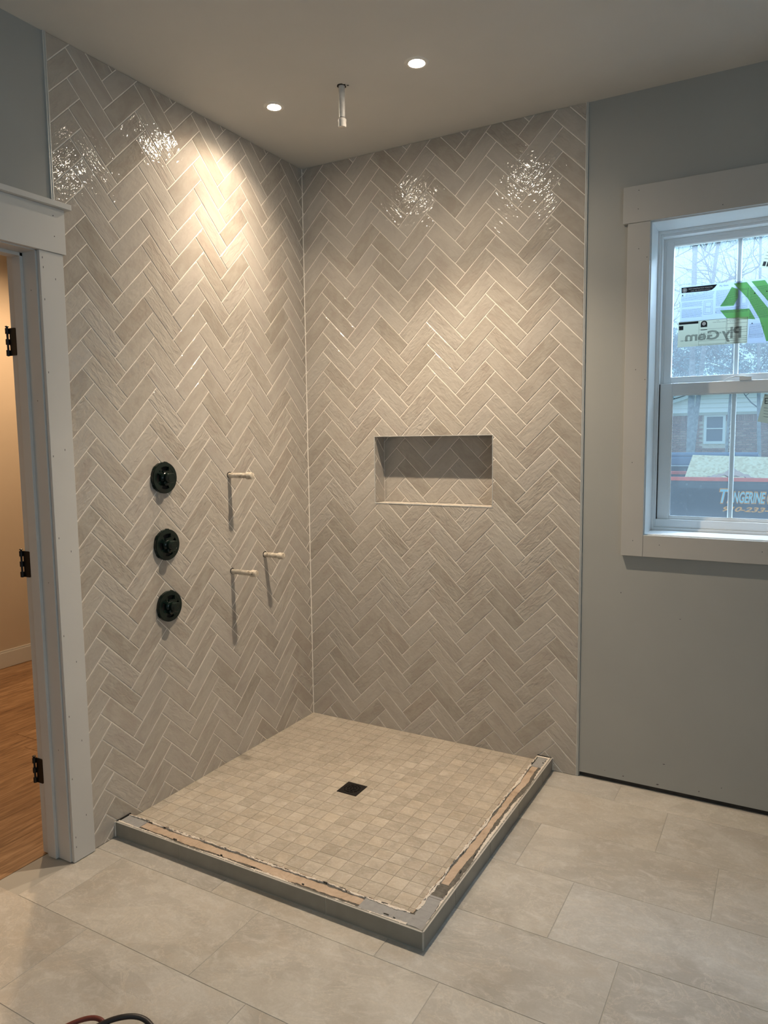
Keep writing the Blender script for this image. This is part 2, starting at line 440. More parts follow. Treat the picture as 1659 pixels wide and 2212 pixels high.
# frames: tiles are 6 mm thick on a bed 6 mm behind the calibrated face
FB = (Vector((0, .006, 0)), Vector((1, 0, 0)), Vector((0, 0, 1)), Vector((0, -1, 0)))
FL = (Vector((-.006, 0, 0)), Vector((0, 1, 0)), Vector((0, 0, 1)), Vector((1, 0, 0)))
n1 = herringbone(wb, FB, .2804, .0941, .1020, 2.434, (.0015, 1.3595, .001, H-.002), (NX0-.0035, NX1+.0035, NZ0-.0035, NZ1+.0035), mat=M_TILE, seed=1)
n2 = herringbone(wl, FL, .2828, .0935, -1.3065, 2.7234, (-1.377, -.0015, .001, H-.002), mat=M_TILE, seed=2)
print('tiles', n1, n2)
# grout beds
g = .0014
gb = MB(); Y0, Y1 = g, .0062
gb.box(0, NX0-.003, Y0, Y1, 0, H-.001).box(NX0-.003, NX1+.003, Y0, Y1, 0, NZ0-.003).box(NX0-.003, NX1+.003, Y0, Y1, NZ1+.003, H-.001).box(NX1+.003, 1.3605, Y0, Y1, 0, H-.001)
link('grout', gb, M_GROUT, parent=wb)
link('grout', MB().box(-.0062, -g, -1.3785, .001, 0, H-.001), M_GROUT, parent=wl)
# corner caulk line
link('caulk', MB().add([(.0, -.0028, 0), (.0028, 0, 0), (0, 0, 0), (0, -.0028, H), (.0028, 0, H), (0, 0, H)], [(0, 1, 4, 3), (0, 2, 1), (3, 4, 5)]), M_GROUT, parent=wb)
# metal edge profiles where the tile stops
link('edge_profile', MB().box(1.3610, 1.3655, -.0012, .0062, .0, H).box(1.3655, 1.3700, .0005, .0062, 0, H), M_SCHL, parent=wb, bevel=.0006)
link('edge_profile', MB().box(-.0062, .0012, -1.3830, -1.3785, 2.214, H).box(-.0062, -.001, -1.3885, -1.3830, 2.214, H), M_SCHL, parent=wl, bevel=.0006)

# ------------------------------------------------------------------ niche
ni = empty('niche'); ni.parent = wb
FN = (Vector((0, ND+.006, 0)), Vector((1, 0, 0)), Vector((0, 0, 1)), Vector((0, -1, 0)))
link('niche_lining', MB().box(NX0-.006, NX1+.006, ND+.0014, ND+.009, NZ0-.006, NZ1+.006).box(NX0-.006, NX0-.0012, .004, ND+.004, NZ0-.006, NZ1+.006)
     .box(NX1+.0012, NX1+.006, .004, ND+.004, NZ0-.006, NZ1+.006).box(NX0-.006, NX1+.006, .004, ND+.004, NZ0-.006, NZ0-.0012).box(NX0-.006, NX1+.006, .004, ND+.004, NZ1+.0012, NZ1+.006), M_GROUT, parent=ni)
herringbone(ni, FN, .2804, .0941, .1020+.0715, 2.434, (NX0+.002, NX1-.002, NZ0+.002, NZ1-.002), mat=M_TILE, seed=3)
FNl = (Vector((NX0-.006, 0, 0)), Vector((0, 1, 0)), Vector((0, 0, 1)), Vector((1, 0, 0)))
herringbone(ni, FNl, .2804, .0941, -.02, 2.434, (.003, ND-.002, NZ0+.002, NZ1-.002), mat=M_TILE, seed=4)
FNr = (Vector((NX1+.006, 0, 0)), Vector((0, -1, 0)), Vector((0, 0, 1)), Vector((-1, 0, 0)))
herringbone(ni, FNr, .2804, .0941, .0, 2.434, (-ND+.002, -.003, NZ0+.002, NZ1-.002), mat=M_TILE, seed=5)
FNb = (Vector((0, 0, NZ0-.006)), Vector((1, 0, 0)), Vector((0, 1, 0)), Vector((0, 0, 1)))
herringbone(ni, FNb, .2804, .0941, .15, .03, (NX0+.002, NX1-.002, .003, ND-.002), mat=simple('niche_sill_tile', (.64, .58, .50), .25, spot=.05, nscale=12), seed=6)
FNt = (Vector((0, 0, NZ1+.006)), Vector((1, 0, 0)), Vector((0, -1, 0)), Vector((0, 0, -1)))
herringbone(ni, FNt, .2804, .0941, .15, .03, (NX0+.002, NX1-.002, -ND+.002, -.003), mat=M_TILE, seed=8)
e = .0035
link('niche_edge', MB().box(NX0-e, NX1+e, -.0012, .0045, NZ0-e, NZ0).box(NX0-e, NX1+e, -.0012, .0045, NZ1, NZ1+e)
     .box(NX0-e, NX0, -.0012, .0045, NZ0, NZ1).box(NX1, NX1+e, -.0012, .0045, NZ0, NZ1), M_SCHL, parent=ni, bevel=.0005)

# ------------------------------------------------------------------ floor tiles
def flat_tiles(parent, cells, mat, z, th, gap, name='tile', ch=.0008, limit=300, sort=None):
    """cells: (x0, x1, y0, y1) in world; object origin at the cell's centre"""
    cache = {}; objs = []
    if sort: cells = sorted(cells, key=sort)
    rng = random.Random(len(cells)); restmb = MB()
    for n, (x0, x1, yy0, yy1) in enumerate(cells):
        sx, sy = x1-x0-gap, yy1-yy0-gap
        if sx < .004 or sy < .004: continue
        k = (round(sx, 4), round(sy, 4))
        if k not in cache:
            me = polys_mesh(tile_polys(sx, sy, th, ch, 1, 1, 0, 0)); me.materials.append(mat); cache[k] = me
        m = TR((x0+x1)/2, (yy0+yy1)/2, z-th) @ Matrix.Rotation(rng.gauss(0, .0007), 4, 'X')
        if n < limit: link(name, cache[k], mat, parent=parent, mat_world=m)
        else: restmb.add([m @ v.co for v in cache[k].vertices], [tuple(p.vertices) for p in cache[k].polygons])
    if restmb.v: link('mosaic_field', restmb, mat, parent=parent, kind='stuff')

ylines = [0, -.145, -.4445, -.7445, -1.048, -1.352, -1.657, -1.961, -2.265, -2.569, -2.873, -3.177, -3.481, -3.785, -4.089, -4.393, -4.6]
cells = []
SHX, SHY = 1.2565, -1.266
for r in range(len(ylines)-1):
    yt, yb = ylines[r], ylines[r+1]
    off = 1.550+.2027*(r % 3)
    xmin = -.126 if yb > -2.27 and yt < -1.40 else 0.0
    k = int((0-off)/.608)-2
    x = off+k*.608
    while x < XR:
        a, b = max(x, xmin), min(x+.608, XR); x += .608
        if b-a < .006: continue
        if b <= SHX and yb >= SHY: continue
        if yb >= SHY and a < SHX: a = SHX-.01
        t2 = yt
        if yt > SHY > yb and b <= SHX: t2 = SHY+.01
        cells.append((a, b, yb, t2))
flat_tiles(fl, cells, M_FLOOR, 0.0, .0045, .0024, ch=.0004)

# ------------------------------------------------------------------ shower pan
pan = link('shower_pan', MB().box(0, 1.1892, -1.1982, -.0005, -.004, .0340), M_MGROUT,
     label='beige mosaic shower floor sloping to a square black drain', category='shower floor')
p_ = .0587
xs = sorted([1.1606-k*p_ for k in range(20)]+[1.1885]); xs = [0.002]+[x for x in xs if x > .008]
ys = sorted([-1.1590+k*p_ for k in range(20)]+[-1.1975]); ys = [y for y in ys if y < -.008]+[-.002]
cells = []
DCX, DCY, DH = .6137, -.6095, .0455
for i in range(len(xs)-1):
    for j in range(len(ys)-1):
        c = (xs[i], xs[i+1], ys[j], ys[j+1])
        ix = min(c[1], DCX+DH)-max(c[0], DCX-DH); iy = min(c[3], DCY+DH)-max(c[2], DCY-DH)
        if ix > 0 and iy > 0:      # cut the tile round the drain
            if c[0] < DCX-DH: c = (c[0], DCX-DH, c[2], c[3])
            elif c[1] > DCX+DH: c = (DCX+DH, c[1], c[2], c[3])
            elif c[2] < DCY-DH: c = (c[0], c[1], c[2], DCY-DH)
            elif c[3] > DCY+DH: c = (c[0], c[1], DCY+DH, c[3])
            else: continue
        cells.append(c)
flat_tiles(pan, cells, M_MOSAIC, .0352, .004, .0017, ch=.0005, sort=lambda c: math.hypot(c[0]-2.11, c[2]+2.98))

# drain
dr = empty('floor_drain', (DCX, DCY, .034), label='square black metal drain grate in the middle of the mosaic floor', category='drain')
b = MB(); t = .0022
for s in range(4):
    a = s*math.pi/2; R = Matrix.Rotation(a, 4, 'Z'); w, q = .045, .0365
    vs = [R @ Vector(v) for v in [(-w, -w, 0), (w, -w, 0), (q, -q, 0), (-q, -q, 0), (-w, -w, t), (w, -w, t), (q, -q, t), (-q, -q, t)]]
    b.add(vs, [(4, 5, 6, 7), (0, 1, 5, 4), (2, 3, 7, 6), (1, 2, 6, 5), (3, 0, 4, 7), (0, 3, 2, 1)])
link('frame', b, M_BLACK, parent=dr)
link('well', MB().box(-.0365, .0365, -.0365, .0365, -.0005, .0003), M_VHOLE, parent=dr)
def ring(b, r0, r1, z0, z1, a0=0, a1=2*math.pi, n=20):
    st = [(r0, z0), (r1, z0), (r1, z1), (r0, z1)]
    vs = [(r*math.cos(a0+(a1-a0)*k/n), r*math.sin(a0+(a1-a0)*k/n), z) for k in range(n+1) for r, z in st]
    fs = [(k*4+i, k*4+(i+1) % 4, k*4+4+(i+1) % 4, k*4+4+i) for k in range(n) for i in range(4)]
    fs += [(0, 3, 2, 1), tuple(n*4+i for i in range(4))]
    b.add(vs, fs)
b = MB()
# plate corners outside the round grille
for s in range(4):
    a0 = s*math.pi/2; n = 10; q = .0365; vs = []
    for k in range(n+1):
        a = a0+k*math.pi/2/n; c_, s_ = math.cos(a), math.sin(a); m_ = max(abs(c_), abs(s_))
        vs += [(c_*.0345, s_*.0345, t), (c_*q/m_, s_*q/m_, t)]
    b.add(vs, [(2*k, 2*k+1, 2*k+3, 2*k+2) for k in range(n)])
ring(b, .0225, .0275, .0008, t+.0006); ring(b, .0105, .0145, .0008, t+.0006)
b.lathe([(.0, .0008), (.0045, .0008), (.0045, t+.0006), (.0, t+.0006)], n=12, close=False)
for k in range(12):
    a = k*math.pi/6+.2; ring(b, .0275, .0350, .0008, t+.0002, a-.05, a+.05, 2)
for k in range(8):
    a = k*math.pi/4; ring(b, .0145, .0225, .0008, t+.0002, a-.08, a+.08, 2)
for k in range(4):
    a = k*math.pi/2+.4; ring(b, .004, .0105, .0008, t+.0002, a-.2, a+.2, 2)
link('grate', b, M_BLACK, parent=dr)

# ------------------------------------------------------------------ shower curb
HC = .0576; OX, OY = 1.2598, -1.2696; IX, IY = 1.1900, -1.1990
cu = empty('shower_curb', (OX, OY, 0), label='low unfinished shower curb faced in grey beige tile, top still bare', category='shower curb')
cI = Matrix.Translation((-OX, -OY, 0))
link('core', MB().prism([(.003, OY+.010), (OX-.010, OY+.010), (OX-.010, -.003), (IX+.004, -.003), (IX+.004, IY-.004), (.003, IY-.004)], 0, .0515), M_CEMD, parent=cu, mat_world=cI)
def face_tile(mx, x0, x1, y0, y1, z0=.003, z1=HC):
    cx, cy, cz = (x0+x1)/2, (y0+y1)/2, (z0+z1)/2
    o = link('tile', MB().box(x0-cx, x1-cx, y0-cy, y1-cy, z0-cz, z1-cz), M_CURBT, parent=cu, mat_world=cI @ TR(cx, cy, cz), bevel=.0008)
for x0, x1 in ((.002, .3195), (.3215, .9275), (.9295, OX-.004)): face_tile(0, x0, x1, OY, OY+.009)
for q0, q1 in ((OY+.004, -1.0450), (-1.0430, -.7450), (-.7430, -.4445), (-.4425, -.1450), (-.1430, -.002)): face_tile(0, OX-.009, OX, q0, q1)
link('edge_profile', MB().box(.002, OX, OY-.0006, OY+.0032, HC-.0012, HC+.0006).box(OX-.0032, OX+.0006, OY, -.002, HC-.0012, HC+.0006).box(OX-.0035, OX+.0006, OY-.0006, OY+.0035, .002, HC),
     simple('pale_edge', (.52, .50, .46), .45, spot=.05), parent=cu, mat_world=cI)
link('grout', MB().box(.001, OX-.002, OY+.001, OY+.010, .0, HC-.003).box(OX-.010, OX-.001, OY+.002, -.001, .0, HC-.003), M_FGROUT, parent=cu, mat_world=cI)
link('inner_tile_edge', MB().box(.002, IX+.004, IY-.004, IY, .030, HC-.003).box(IX, IX+.004, IY, -.002, .030, HC-.003), simple('cut_tile_edge', (.40, .31, .225), .7, spot=.15, nscale=60), parent=cu, mat_world=cI)
def ribbon(name, arm, s0, s1, lo, hi, z, th, mat, amp=.002, seed=0, step=.005, holes=0):
    r = random.Random(seed); n = max(2, int(abs(s1-s0)/step)); vs = []; fs = []
    a = b_ = 0; slo = r.uniform(0, 9); shi = r.uniform(0, 9)
    for k in range(n+1):
        s = s0+(s1-s0)*k/n
        a = a*.72+r.gauss(0, amp*.55); b_ = b_*.72+r.gauss(0, amp*.55)
        w0 = (lo(s) if callable(lo) else lo)+a; w1 = (hi(s) if callable(hi) else hi)+b_
        if w1 < w0+.0006: w1 = w0+.0006
        w0 = max(w0, .0030); w1 = min(w1, .0705)
        zz = z+r.gauss(0, .0003)
        for w, h in ((w0, z-th), (w0, zz), (w1, zz), (w1, z-th)):
            vs.append((s, OY+w, h) if arm == 0 else (OX-w, -s, h))
    for k in range(n):
        for i in range(3): fs.append((k*4+i, k*4+i+1, k*4+i+5, k*4+i+4))
    fs += [(0, 1, 2, 3), tuple(n*4+i for i in (3, 2, 1, 0))]
    if arm == 1: fs = [f[::-1] for f in fs]
    return link(name, MB().add(vs, fs), mat, parent=cu, mat_world=cI)
wv = lambda a, f, c, p=0: (lambda s: c+a*math.sin(f*s+p)+a*.6*math.sin(2.3*f*s+p*2))
# front arm: tan board with grey cement at both ends, white mortar along both edges, dark gap
ribbon('tan_board', 0, .085, 1.045, wv(.0025, 14, .0235), wv(.0015, 9, .0560), .0530, .003, M_CORE, .0015, 1)
ribbon('cement_patch', 0, .006, .105, .012, .0605, .0545, .004, M_CEM, .0012, 2)
ribbon('cement_patch', 0, 1.035, 1.262-.009, .0135, .0615, .0545, .004, M_CEM, .0014, 3)
ribbon('mortar', 0, .004, 1.20, .0032, wv(.0032, 11, .0120, 1), .0572, .006, M_MORT, .0013, 4, .003)
ribbon('mortar', 0, .004, 1.185, wv(.0025, 16, .0605), .0665, .0562, .005, M_MORT, .0018, 5, .003)
# right arm
ribbon('tan_board', 1, .100, 1.060, wv(.003, 11, .0300, 2), wv(.0015, 9, .0560), .0530, .003, M_CORE, .0015, 6)
ribbon('cement_patch', 1, .010, .112, .0130, .0590, .0545, .004, M_CEM, .0014, 7)
ribbon('cement_patch', 1, 1.085, 1.225, .0135, .0600, .0547, .004, M_CEM, .0014, 8)
ribbon('wet_mortar', 1, 1.035, 1.112, .0160, .0585, .0552, .004, M_CEMD, .0030, 9)
ribbon('mortar', 1, .004, 1.10, .0032, wv(.0048, 9, .0150, 2.2), .0572, .006, M_MORT, .0018, 10, .003)
ribbon('mortar', 1, .004, 1.185, wv(.003, 15, .0590, .6), .0668, .0562, .005, M_MORT, .0020, 11, .003)
ribbon('mortar', 1, 1.10, 1.25, .0032, wv(.002, 30, .0105), .0568, .005, M_MORT, .0015, 12, .003)
ribbon('mortar', 1, .004, .018, .006, .066, .0566, .005, M_MORT, .0015, 15, .003)
# lumps of mortar left standing on the inner edge
bl = MB(); r = random.Random(5)
for k in range(46):
    arm = k % 2; s = r.uniform(.03, 1.18); w = r.gauss(.0635, .0016); rr = r.uniform(.0016, .0042)
    p = (s, OY+w, .0560) if arm == 0 else (OX-w, -s, .0560)
    st = Matrix.Rotation(0 if arm == 0 else math.pi/2, 4, 'Z')
    vs = []; 
    for h, q in ((-.003, 1), (.001, .95), (.0026, .5)):
        for a in range(7): vs.append(st @ Vector((math.cos(a*.9)*rr*q*r.uniform(1.1, 1.9), math.sin(a*.9)*rr*q*r.uniform(.6, 1.), h)) + Vector(p))
    bl.add(vs, [(i*7+a, i*7+(a+1) % 7, i*7+7+(a+1) % 7, i*7+7+a) for i in range(2) for a in range(7)]+[tuple(14+a for a in range(7))])
link('mortar_lumps', bl, M_MORT, parent=cu, mat_world=cI, kind='stuff')
# dark chips in the mortar and cement
bl = MB()
for k in range(60):
    arm = k % 2; s = r.uniform(.03, 1.22); w = r.choice([r.gauss(.0650, .001), r.gauss(.020, .003), r.gauss(.062, .001)]); la, lb = r.uniform(.003, .014), r.uniform(.0007, .0018)
    n = 7; P = []
    for a in range(n):
        x = math.cos(a/n*6.28)*la*r.uniform(.6, 1); y = math.sin(a/n*6.28)*lb*r.uniform(.6, 1); P.append((s+x, OY+w+y) if arm == 0 else (OX-w-y, -(s+x)))
    bl.prism(P if arm == 0 else P, .0500, .0576)
link('dark_chips', bl, M_CEMD, parent=cu, mat_world=cI, kind='stuff')
link('end_gap', MB().box(.0008, .005, OY+.004, IY, .045, HC+.0012).box(IX+.002, OX-.006, -.005, -.0008, .045, HC+.0012), M_VHOLE, parent=cu, mat_world=cI)
link('end_caulk', MB().box(.0008, .003, OY-.003, OY, .002, HC).box(OX, OX+.003, -.003, -.0008, .002, HC), M_GROUT, parent=cu, mat_world=cI)

# ------------------------------------------------------------------ door frame on the left
d1 = empty('door_1', (0, DY1, 0), kind='structure'); dI = TR(0, -DY1, 0)
def dpart(name, mb, mat=M_TRIMD, bevel=.0012, **k): return link(name, mb, mat, parent=d1, mat_world=dI, bevel=bevel, **k)
CX = .014
dpart('side_casing', MB().box(.0012, CX, -1.4555, -1.3690, .0025, 2.0525))
dpart('side_casing', MB().box(-.0055, CX, DY0-.092, DY0-.006, .0025, 2.0525))
dpart('head_casing', MB().box(.0012, .018, -2.42, -1.3590, 2.0530, 2.1950))
dpart('cap', MB().box(.0012, .034, -2.44, -1.3420, 2.1955, 2.2130))
dpart('jamb', MB().box(DX0, 0, DY1, DY1+.018, .003, DZ+.018).box(DX0, 0, DY0-.018, DY0, .003, DZ+.018).box(DX0, 0, DY0-.018, DY1+.018, DZ, DZ+.018), bevel=.0008)
dpart('door_stop', MB().box(-.104, -.062, DY1-.011, DY1, .003, DZ).box(-.104, -.062, DY0, DY0+.011, .003, DZ).box(-.104, -.062, DY0, DY1, DZ-.011, DZ), bevel=.0012)
nh = MB(); r = random.Random(3)
for y, z in [(-1.445, 2.03), (-1.444, 2.00), (-1.4450, 1.90), (-1.4465, 1.67), (-1.447, 1.40), (-1.4440, 1.13), (-1.4465, .80), (-1.4440, .52), (-1.446, .30), (-1.445, .09), (-1.445, .055), (-1.4015, 1.97), (-1.402, 1.42), (-1.400, 1.08), (-1.404, .70), (-1.40, .42), (-1.399, .15)]:
    nh.box(CX-.001, CX+.0002, y-.0009, y+.0009, z-.003, z+.003)
for y, z in [(-1.401, 2.168), (-1.4, 2.104), (-1.8, 2.1)]: nh.box(.017, .0182, y-.0014, y+.0014, z-.0016, z+.0016)
for z in (1.93, 1.58, .98, .4): nh.box(-.030, -.028, DY1-.0002, DY1+.001, z-.0018, z+.0018)
dpart('nail_holes', nh, M_VHOLE, bevel=0, kind='stuff')
for hz in (1.776, 1.035, .304):
    hg = empty('hinge', (-.118, DY1, hz)); hg.parent = d1; hg.matrix_local = TR(-.118, 0, hz)
    P = []; w, h, rr = .033, .0445, .006
    for cx_, cz_, a0 in ((0-rr, h-rr, 0), (0-rr, -h+rr, -90)):
        for k in range(5):
            a = math.radians(a0+90-k*22.5) if a0 == 0 else math.radians(0-k*22.5)
            P.append((cx_+rr*math.cos(a), cz_+rr*math.sin(a)))
    P += [(-w, -h), (-w, h)]
    mb = MB(); n = len(P); mb.add([(x, -.0025, z) for x, z in P]+[(x, .0005, z) for x, z in P], [tuple(range(n)), tuple(range(n, 2*n))[::-1]]+[(k, n+k, n+(k+1) % n, (k+1) % n) for k in range(n)])
    link('leaf', mb, M_BLACK, parent=hg)
    kb = MB()
    for z0, z1 in ((.0265, .0445), (-.009, .009), (-.0445, -.0265)): kb.lathe([(.0065, z0), (.0065, z1)], (-.0385, -.006, 0), n=14)
    kb.box(-.0365, -.030, -.0030, .0005, .0265, .0445).box(-.0365, -.030, -.0030, .0005, -.009, .009).box(-.0365, -.030, -.0030, .0005, -.0445, -.0265)
    link('knuckle', kb, M_BLACK, parent=hg, smooth=True)
    link('pin', MB().lathe([(.0035, -.046), (.0035, .048), (.0060, .0490), (.0062, .0510), (.003, .0525)], (-.0385, -.006, 0), n=12), M_BLACK, parent=hg, smooth=True)

# ------------------------------------------------------------------ hall beyond the door
hf = link('floor_hall', MB().box(-2.6, -.128, -4.6, 3.0, -.08, -.006), M_VHOLE, kind='structure')
x = -.128; k = 0; r = random.Random(11)
while x > -2.30:
    y = 1.0+r.uniform(0, 1.0)
    while y > -3.0:
        y2 = y-1.22
        link('plank', MB().box(-.0892, .0892, -.609, .609, -.004, .0), M_WOOD, parent=hf, mat_world=TR(x-.09, (y+y2)/2, -.001), bevel=.0008)
        y = y2
    x -= .18
link('wall_hall', MB().box(-2.45, -2.272, -4.6, 3.0, -.05, H).box(-2.45, -.133, 2.6, 2.75, -.05, H).box(-2.45, -.133, -4.7, -4.6, -.05, H).box(-.15, -.133, .16, 2.6, -.05, H), M_HALL, kind='structure')
link('ceiling_hall', MB().box(-2.45, .0, .2, 2.75, H, H+.1), M_CEIL, kind='structure')
link('baseboard_hall', MB().box(-2.272, -2.258, -4.6, 2.6, 0, .100).box(-2.272, -2.264, -4.6, 2.6, .100, .113), M_TRIMD, kind='structure', bevel=.002)
def spot(name, loc, target, power, color, size, blend, radius, parent=None):
    l = bpy.data.lights.new(name, 'SPOT'); l.energy = power; l.color = color; l.spot_size = math.radians(size); l.spot_blend = blend; l.shadow_soft_size = radius
    o = bpy.data.objects.new(name, l); COL.objects.link(o); d = Vector(target)-Vector(loc)
    m = d.to_track_quat('-Z', 'Y').to_matrix().to_4x4(); m.translation = Vector(loc)
    if parent is not None: o.parent = parent; o.matrix_local = parent.matrix_world.inverted() @ m
    else: o.matrix_world = m
    return o
spot('hall_lamp_and_fill', (-1.35, -.40, 2.70), (-1.35, -.4, 0), 105, (1, .68, .40), 165, .5, .05)  # assumed lamp, out of view, placed by the warm light's edge on the floor
spot('hall_lamp_and_fill', (-1.5, -3.3, 2.70), (-1.5, -3.3, 0), 28, (1, .72, .44), 165, .5, .05)  # added fill, an unseen second lamp that warms the door jamb

# ------------------------------------------------------------------ ceiling downlights
WARM = (1.0, .81, .60)
def downlight(x, y, ro, rl, label, target, power, size, blend, t2, p2, s2, b2):
    t = empty('recessed_light', (x, y, H), label=label, category='ceiling light', group='recessed lights over the shower')
    bpy.context.view_layer.update()
    link('trim_ring', MB().lathe([(rl+.0015, -.0005), (rl+.0015, -.0035), (rl+.004, -.0045), (ro-.003, -.0035), (ro, -.0005)], n=40, close=False), M_LTRIM, parent=t, smooth=True)
    link('lens', MB().lathe([(.0001, -.0022), (rl, -.0022), (rl, -.0005)], n=32, close=False), M_LENS, parent=t)
    spot('lamp', (x, y, H-.012), target, power, WARM, size, blend, .013, parent=t)      # beam
    spot('lamp', (x, y, H-.011), t2, p2, WARM, s2, b2, .013, parent=t)                 # spill
downlight(.297, -.594, .0415, .0245, 'glowing recessed downlight nearest the tiled left wall', (.297-.13, -.594-.02, H-1.0), 41, 90, 1.0, (.297-.30, -.594-.06, H-1.0), 17, 124, .6)
downlight(.926, -.606, .0430, .0265, 'glowing recessed downlight nearer the window side of the ceiling', (.926, -.606, 0), 132, 104, 1.0, (.926, -.606, 0), 17, 150, .7)

# ------------------------------------------------------------------ pipes
def stub(y, z, L, label):
    t = empty('water_pipe', (0, y, z), label=label, category='pipe', group='capped pipes on the left wall')
    link('pipe', MB().lathe([(.0110, -.004), (.0112, L*.35), (.0120, L*.42), (.0112, L*.5), (.0111, L-.026)], axis=(1, 0, 0), n=20), M_PIPE, parent=t, smooth=True)
    link('cap', MB().lathe([(.0112, L-.033), (.0150, L-.030), (.0158, L-.022), (.0140, L-.019), (.0150, L-.010), (.0132, L-.002), (.008, L)], axis=(1, 0, 0), n=20), M_PIPE, parent=t, smooth=True)
    r = random.Random(int(z*100)); P = [(math.cos(a)*.0142*r.uniform(.88, 1.12), math.sin(a)*.0142*r.uniform(.9, 1.15)+.0015) for a in [k*.4488 for k in range(14)]]
    n = len(P); link('hole', MB().add([(.0013, a, b_) for a, b_ in P]+[(-.002, a, b_) for a, b_ in P], [tuple(range(n))]+[(k, n+k, n+(k+1) % n, (k+1) % n) for k in range(n)]), M_VHOLE, parent=t)
stub(-.588, 1.295, .130, 'highest of the three mortar-stained capped pipes on the left wall')
stub(-.588, .875, .138, 'lower capped pipe directly beneath the highest one on the left wall')
stub(-.362, .916, .112, 'capped pipe stub closest to the tiled corner of the shower')
cp = empty('ceiling_pipe', (.6117, -.597, H), label='white capped pipe hanging from a rough hole in the ceiling', category='pipe')
link('pipe', MB().lathe([(.0118, .004), (.0116, -.06), (.0110, -.112)], n=24), M_PIPEW, parent=cp, smooth=True)
link('joint', MB().lathe([(.0113, -.1115), (.0118, -.113), (.0113, -.1145)], n=24), M_VHOLE, parent=cp, smooth=True)
link('cap', MB().lathe([(.0125, -.114), (.0155, -.118), (.0158, -.124), (.0146, -.127), (.0150, -.141), (.0135, -.145)], n=24), M_PIPEW, parent=cp, smooth=True)
r = random.Random(8); P = [(math.cos(a)*.019*r.uniform(.75, 1.15), math.sin(a)*.018*r.uniform(.8, 1.25)) for a in [k*.3307 for k in range(19)]]
link('hole', MB().prism(P, -.0008, .002), M_VHOLE, parent=cp)
link('chip', MB().prism([(.020, .002), (.027, .006), (.026, .010), (.019, .008)], -.0008, .001), M_VHOLE, parent=cp)

# ------------------------------------------------------------------ shower valves
def valve(z, rot, label):
    t = empty('shower_valve', (0, -.967, z), label=label, category='shower valve', group='rough-in valves on the left wall')
    A = Matrix.Rotation(math.pi/2, 4, 'Y') @ Matrix.Rotation(rot, 4, 'Z')     # local z -> +x (out of the wall)
    def lk(name, mb, mat=M_VALVE, smooth=False): return link(name, mb, mat, parent=t, mat_world=A, smooth=smooth)
    lk('back_plate', MB().lathe([(.0595, -.001), (.0595, .0035), (.057, .0042), (.001, .0042)], n=40, close=False), M_VHOLE)
    b = MB(); ring(b, .0440, .0590, .004, .0145, n=48); ring(b, .0560, .0605, .0, .0115, n=48); lk('rim', b)
    b = MB()
    for k in range(4):
        a = k*math.pi/2+math.pi/4; ring(b, .0150, .0460, .005, .0135, a-.33, a+.33, 6)
    lk('spokes', b)
    lk('hub', MB().lathe([(.0235, .004), (.0225, .016), (.0205, .018), (.0215, .0215), (.0195, .023), (.0190, .050), (.0178, .0520), (.0130, .0520), (.0125, .0512), (.001, .0512)], n=28), smooth=True)
    lk('lug', MB().lathe([(.0120, .004), (.0110, .030), (.0085, .032), (.002, .032)], (.0185, -.009, 0), n=18), smooth=True)
    b = MB()
    for k, a in enumerate((.5, 1.7, 2.9, 4.0, 5.3)): ring(b, .0585, .0628, .001, .007, a-.13, a+.13, 3)
    lk('tabs', b)
    lk('screw', MB().lathe([(.0032, .012), (.0032, .0165), (.001, .0168)], (-.026, -.024, 0), n=10), smooth=True)
    lk('bracket', MB().box(-.0270, -.0215, -.012, .020, .012, .0185).box(-.043, -.024, .018, .0205, .012, .0165))
valve(1.3045, 0, 'topmost of the three dark green round valve bodies')
valve(1.0440, .12, 'middle of the three dark green round valve bodies')
valve(.8010, -.08, 'lowest of the three dark green round valve bodies')

# ------------------------------------------------------------------ window
w1 = empty('window_1', (WX0, 0, WZ0), kind='structure'); wI = TR(-WX0, 0, -WZ0)
def wpart(name, mb, mat=M_VINYL, bevel=.001, **k): return link(name, mb, mat, parent=w1, mat_world=wI, bevel=bevel, **k)
CL = 1.5300; CR = WX1+(WX0-CL)
wpart('head_casing', MB().box(1.5115, CR+.0185, -.016, .0055, 2.2530, 2.3890), M_TRIM, .0015)
wpart('side_casing', MB().box(CL, WX0-.004, -.0145, .0055, .9680, 2.2520), M_TRIM, .0012)
wpart('side_casing', MB().box(WX1+.004, CR, -.0145, .0055, .9680, 2.2520), M_TRIM, .0012)
wpart('apron', MB().box(WX0-.0032, WX1+.0032, -.0145, .0055, .9680, WZ0-.004), M_TRIM, .0012)
J = .012
wpart('jamb_extension', MB().box(WX0-J, WX0, 0, .158, WZ0-J, WZ1+J).box(WX1, WX1+J, 0, .158, WZ0-J, WZ1+J).box(WX0, WX1, 0, .158, WZ0-J, WZ0).box(WX0, WX1, 0, .158, WZ1, WZ1+J), M_VINYL, .0008)
def frame_mb(mb, x0, x1, z0, z1, l, rr, bo, to, ya, yb):
    mb.box(x0, x0+l, ya, yb, z0, z1).box(x1-rr, x1, ya, yb, z0, z1).box(x0+l, x1-rr, ya, yb, z0, z0+bo).box(x0+l, x1-rr, ya, yb, z1-to, z1); return mb
fr = frame_mb(MB(), WX0, WX1, WZ0, WZ1, .010, .010, .012, .012, .145, .245)
frame_mb(fr, WX0+.010, WX1-.010, WZ0+.012, WZ1-.012, .006, .006, .033, .010, .152, .240)
frame_mb(fr, WX0+.016, WX1-.016, WZ0+.040, WZ1-.022, .008, .008, .006, .012, .196, .235)
wpart('window_frame', fr)
lx0, lx1, lz0, lz1 = WX0+.0185, WX1-.0185, 1.101, 1.6525
wpart('lower_sash', frame_mb(MB(), lx0, lx1, lz0, lz1, .046, .046, .012, .046, .163, .193), bevel=.002)
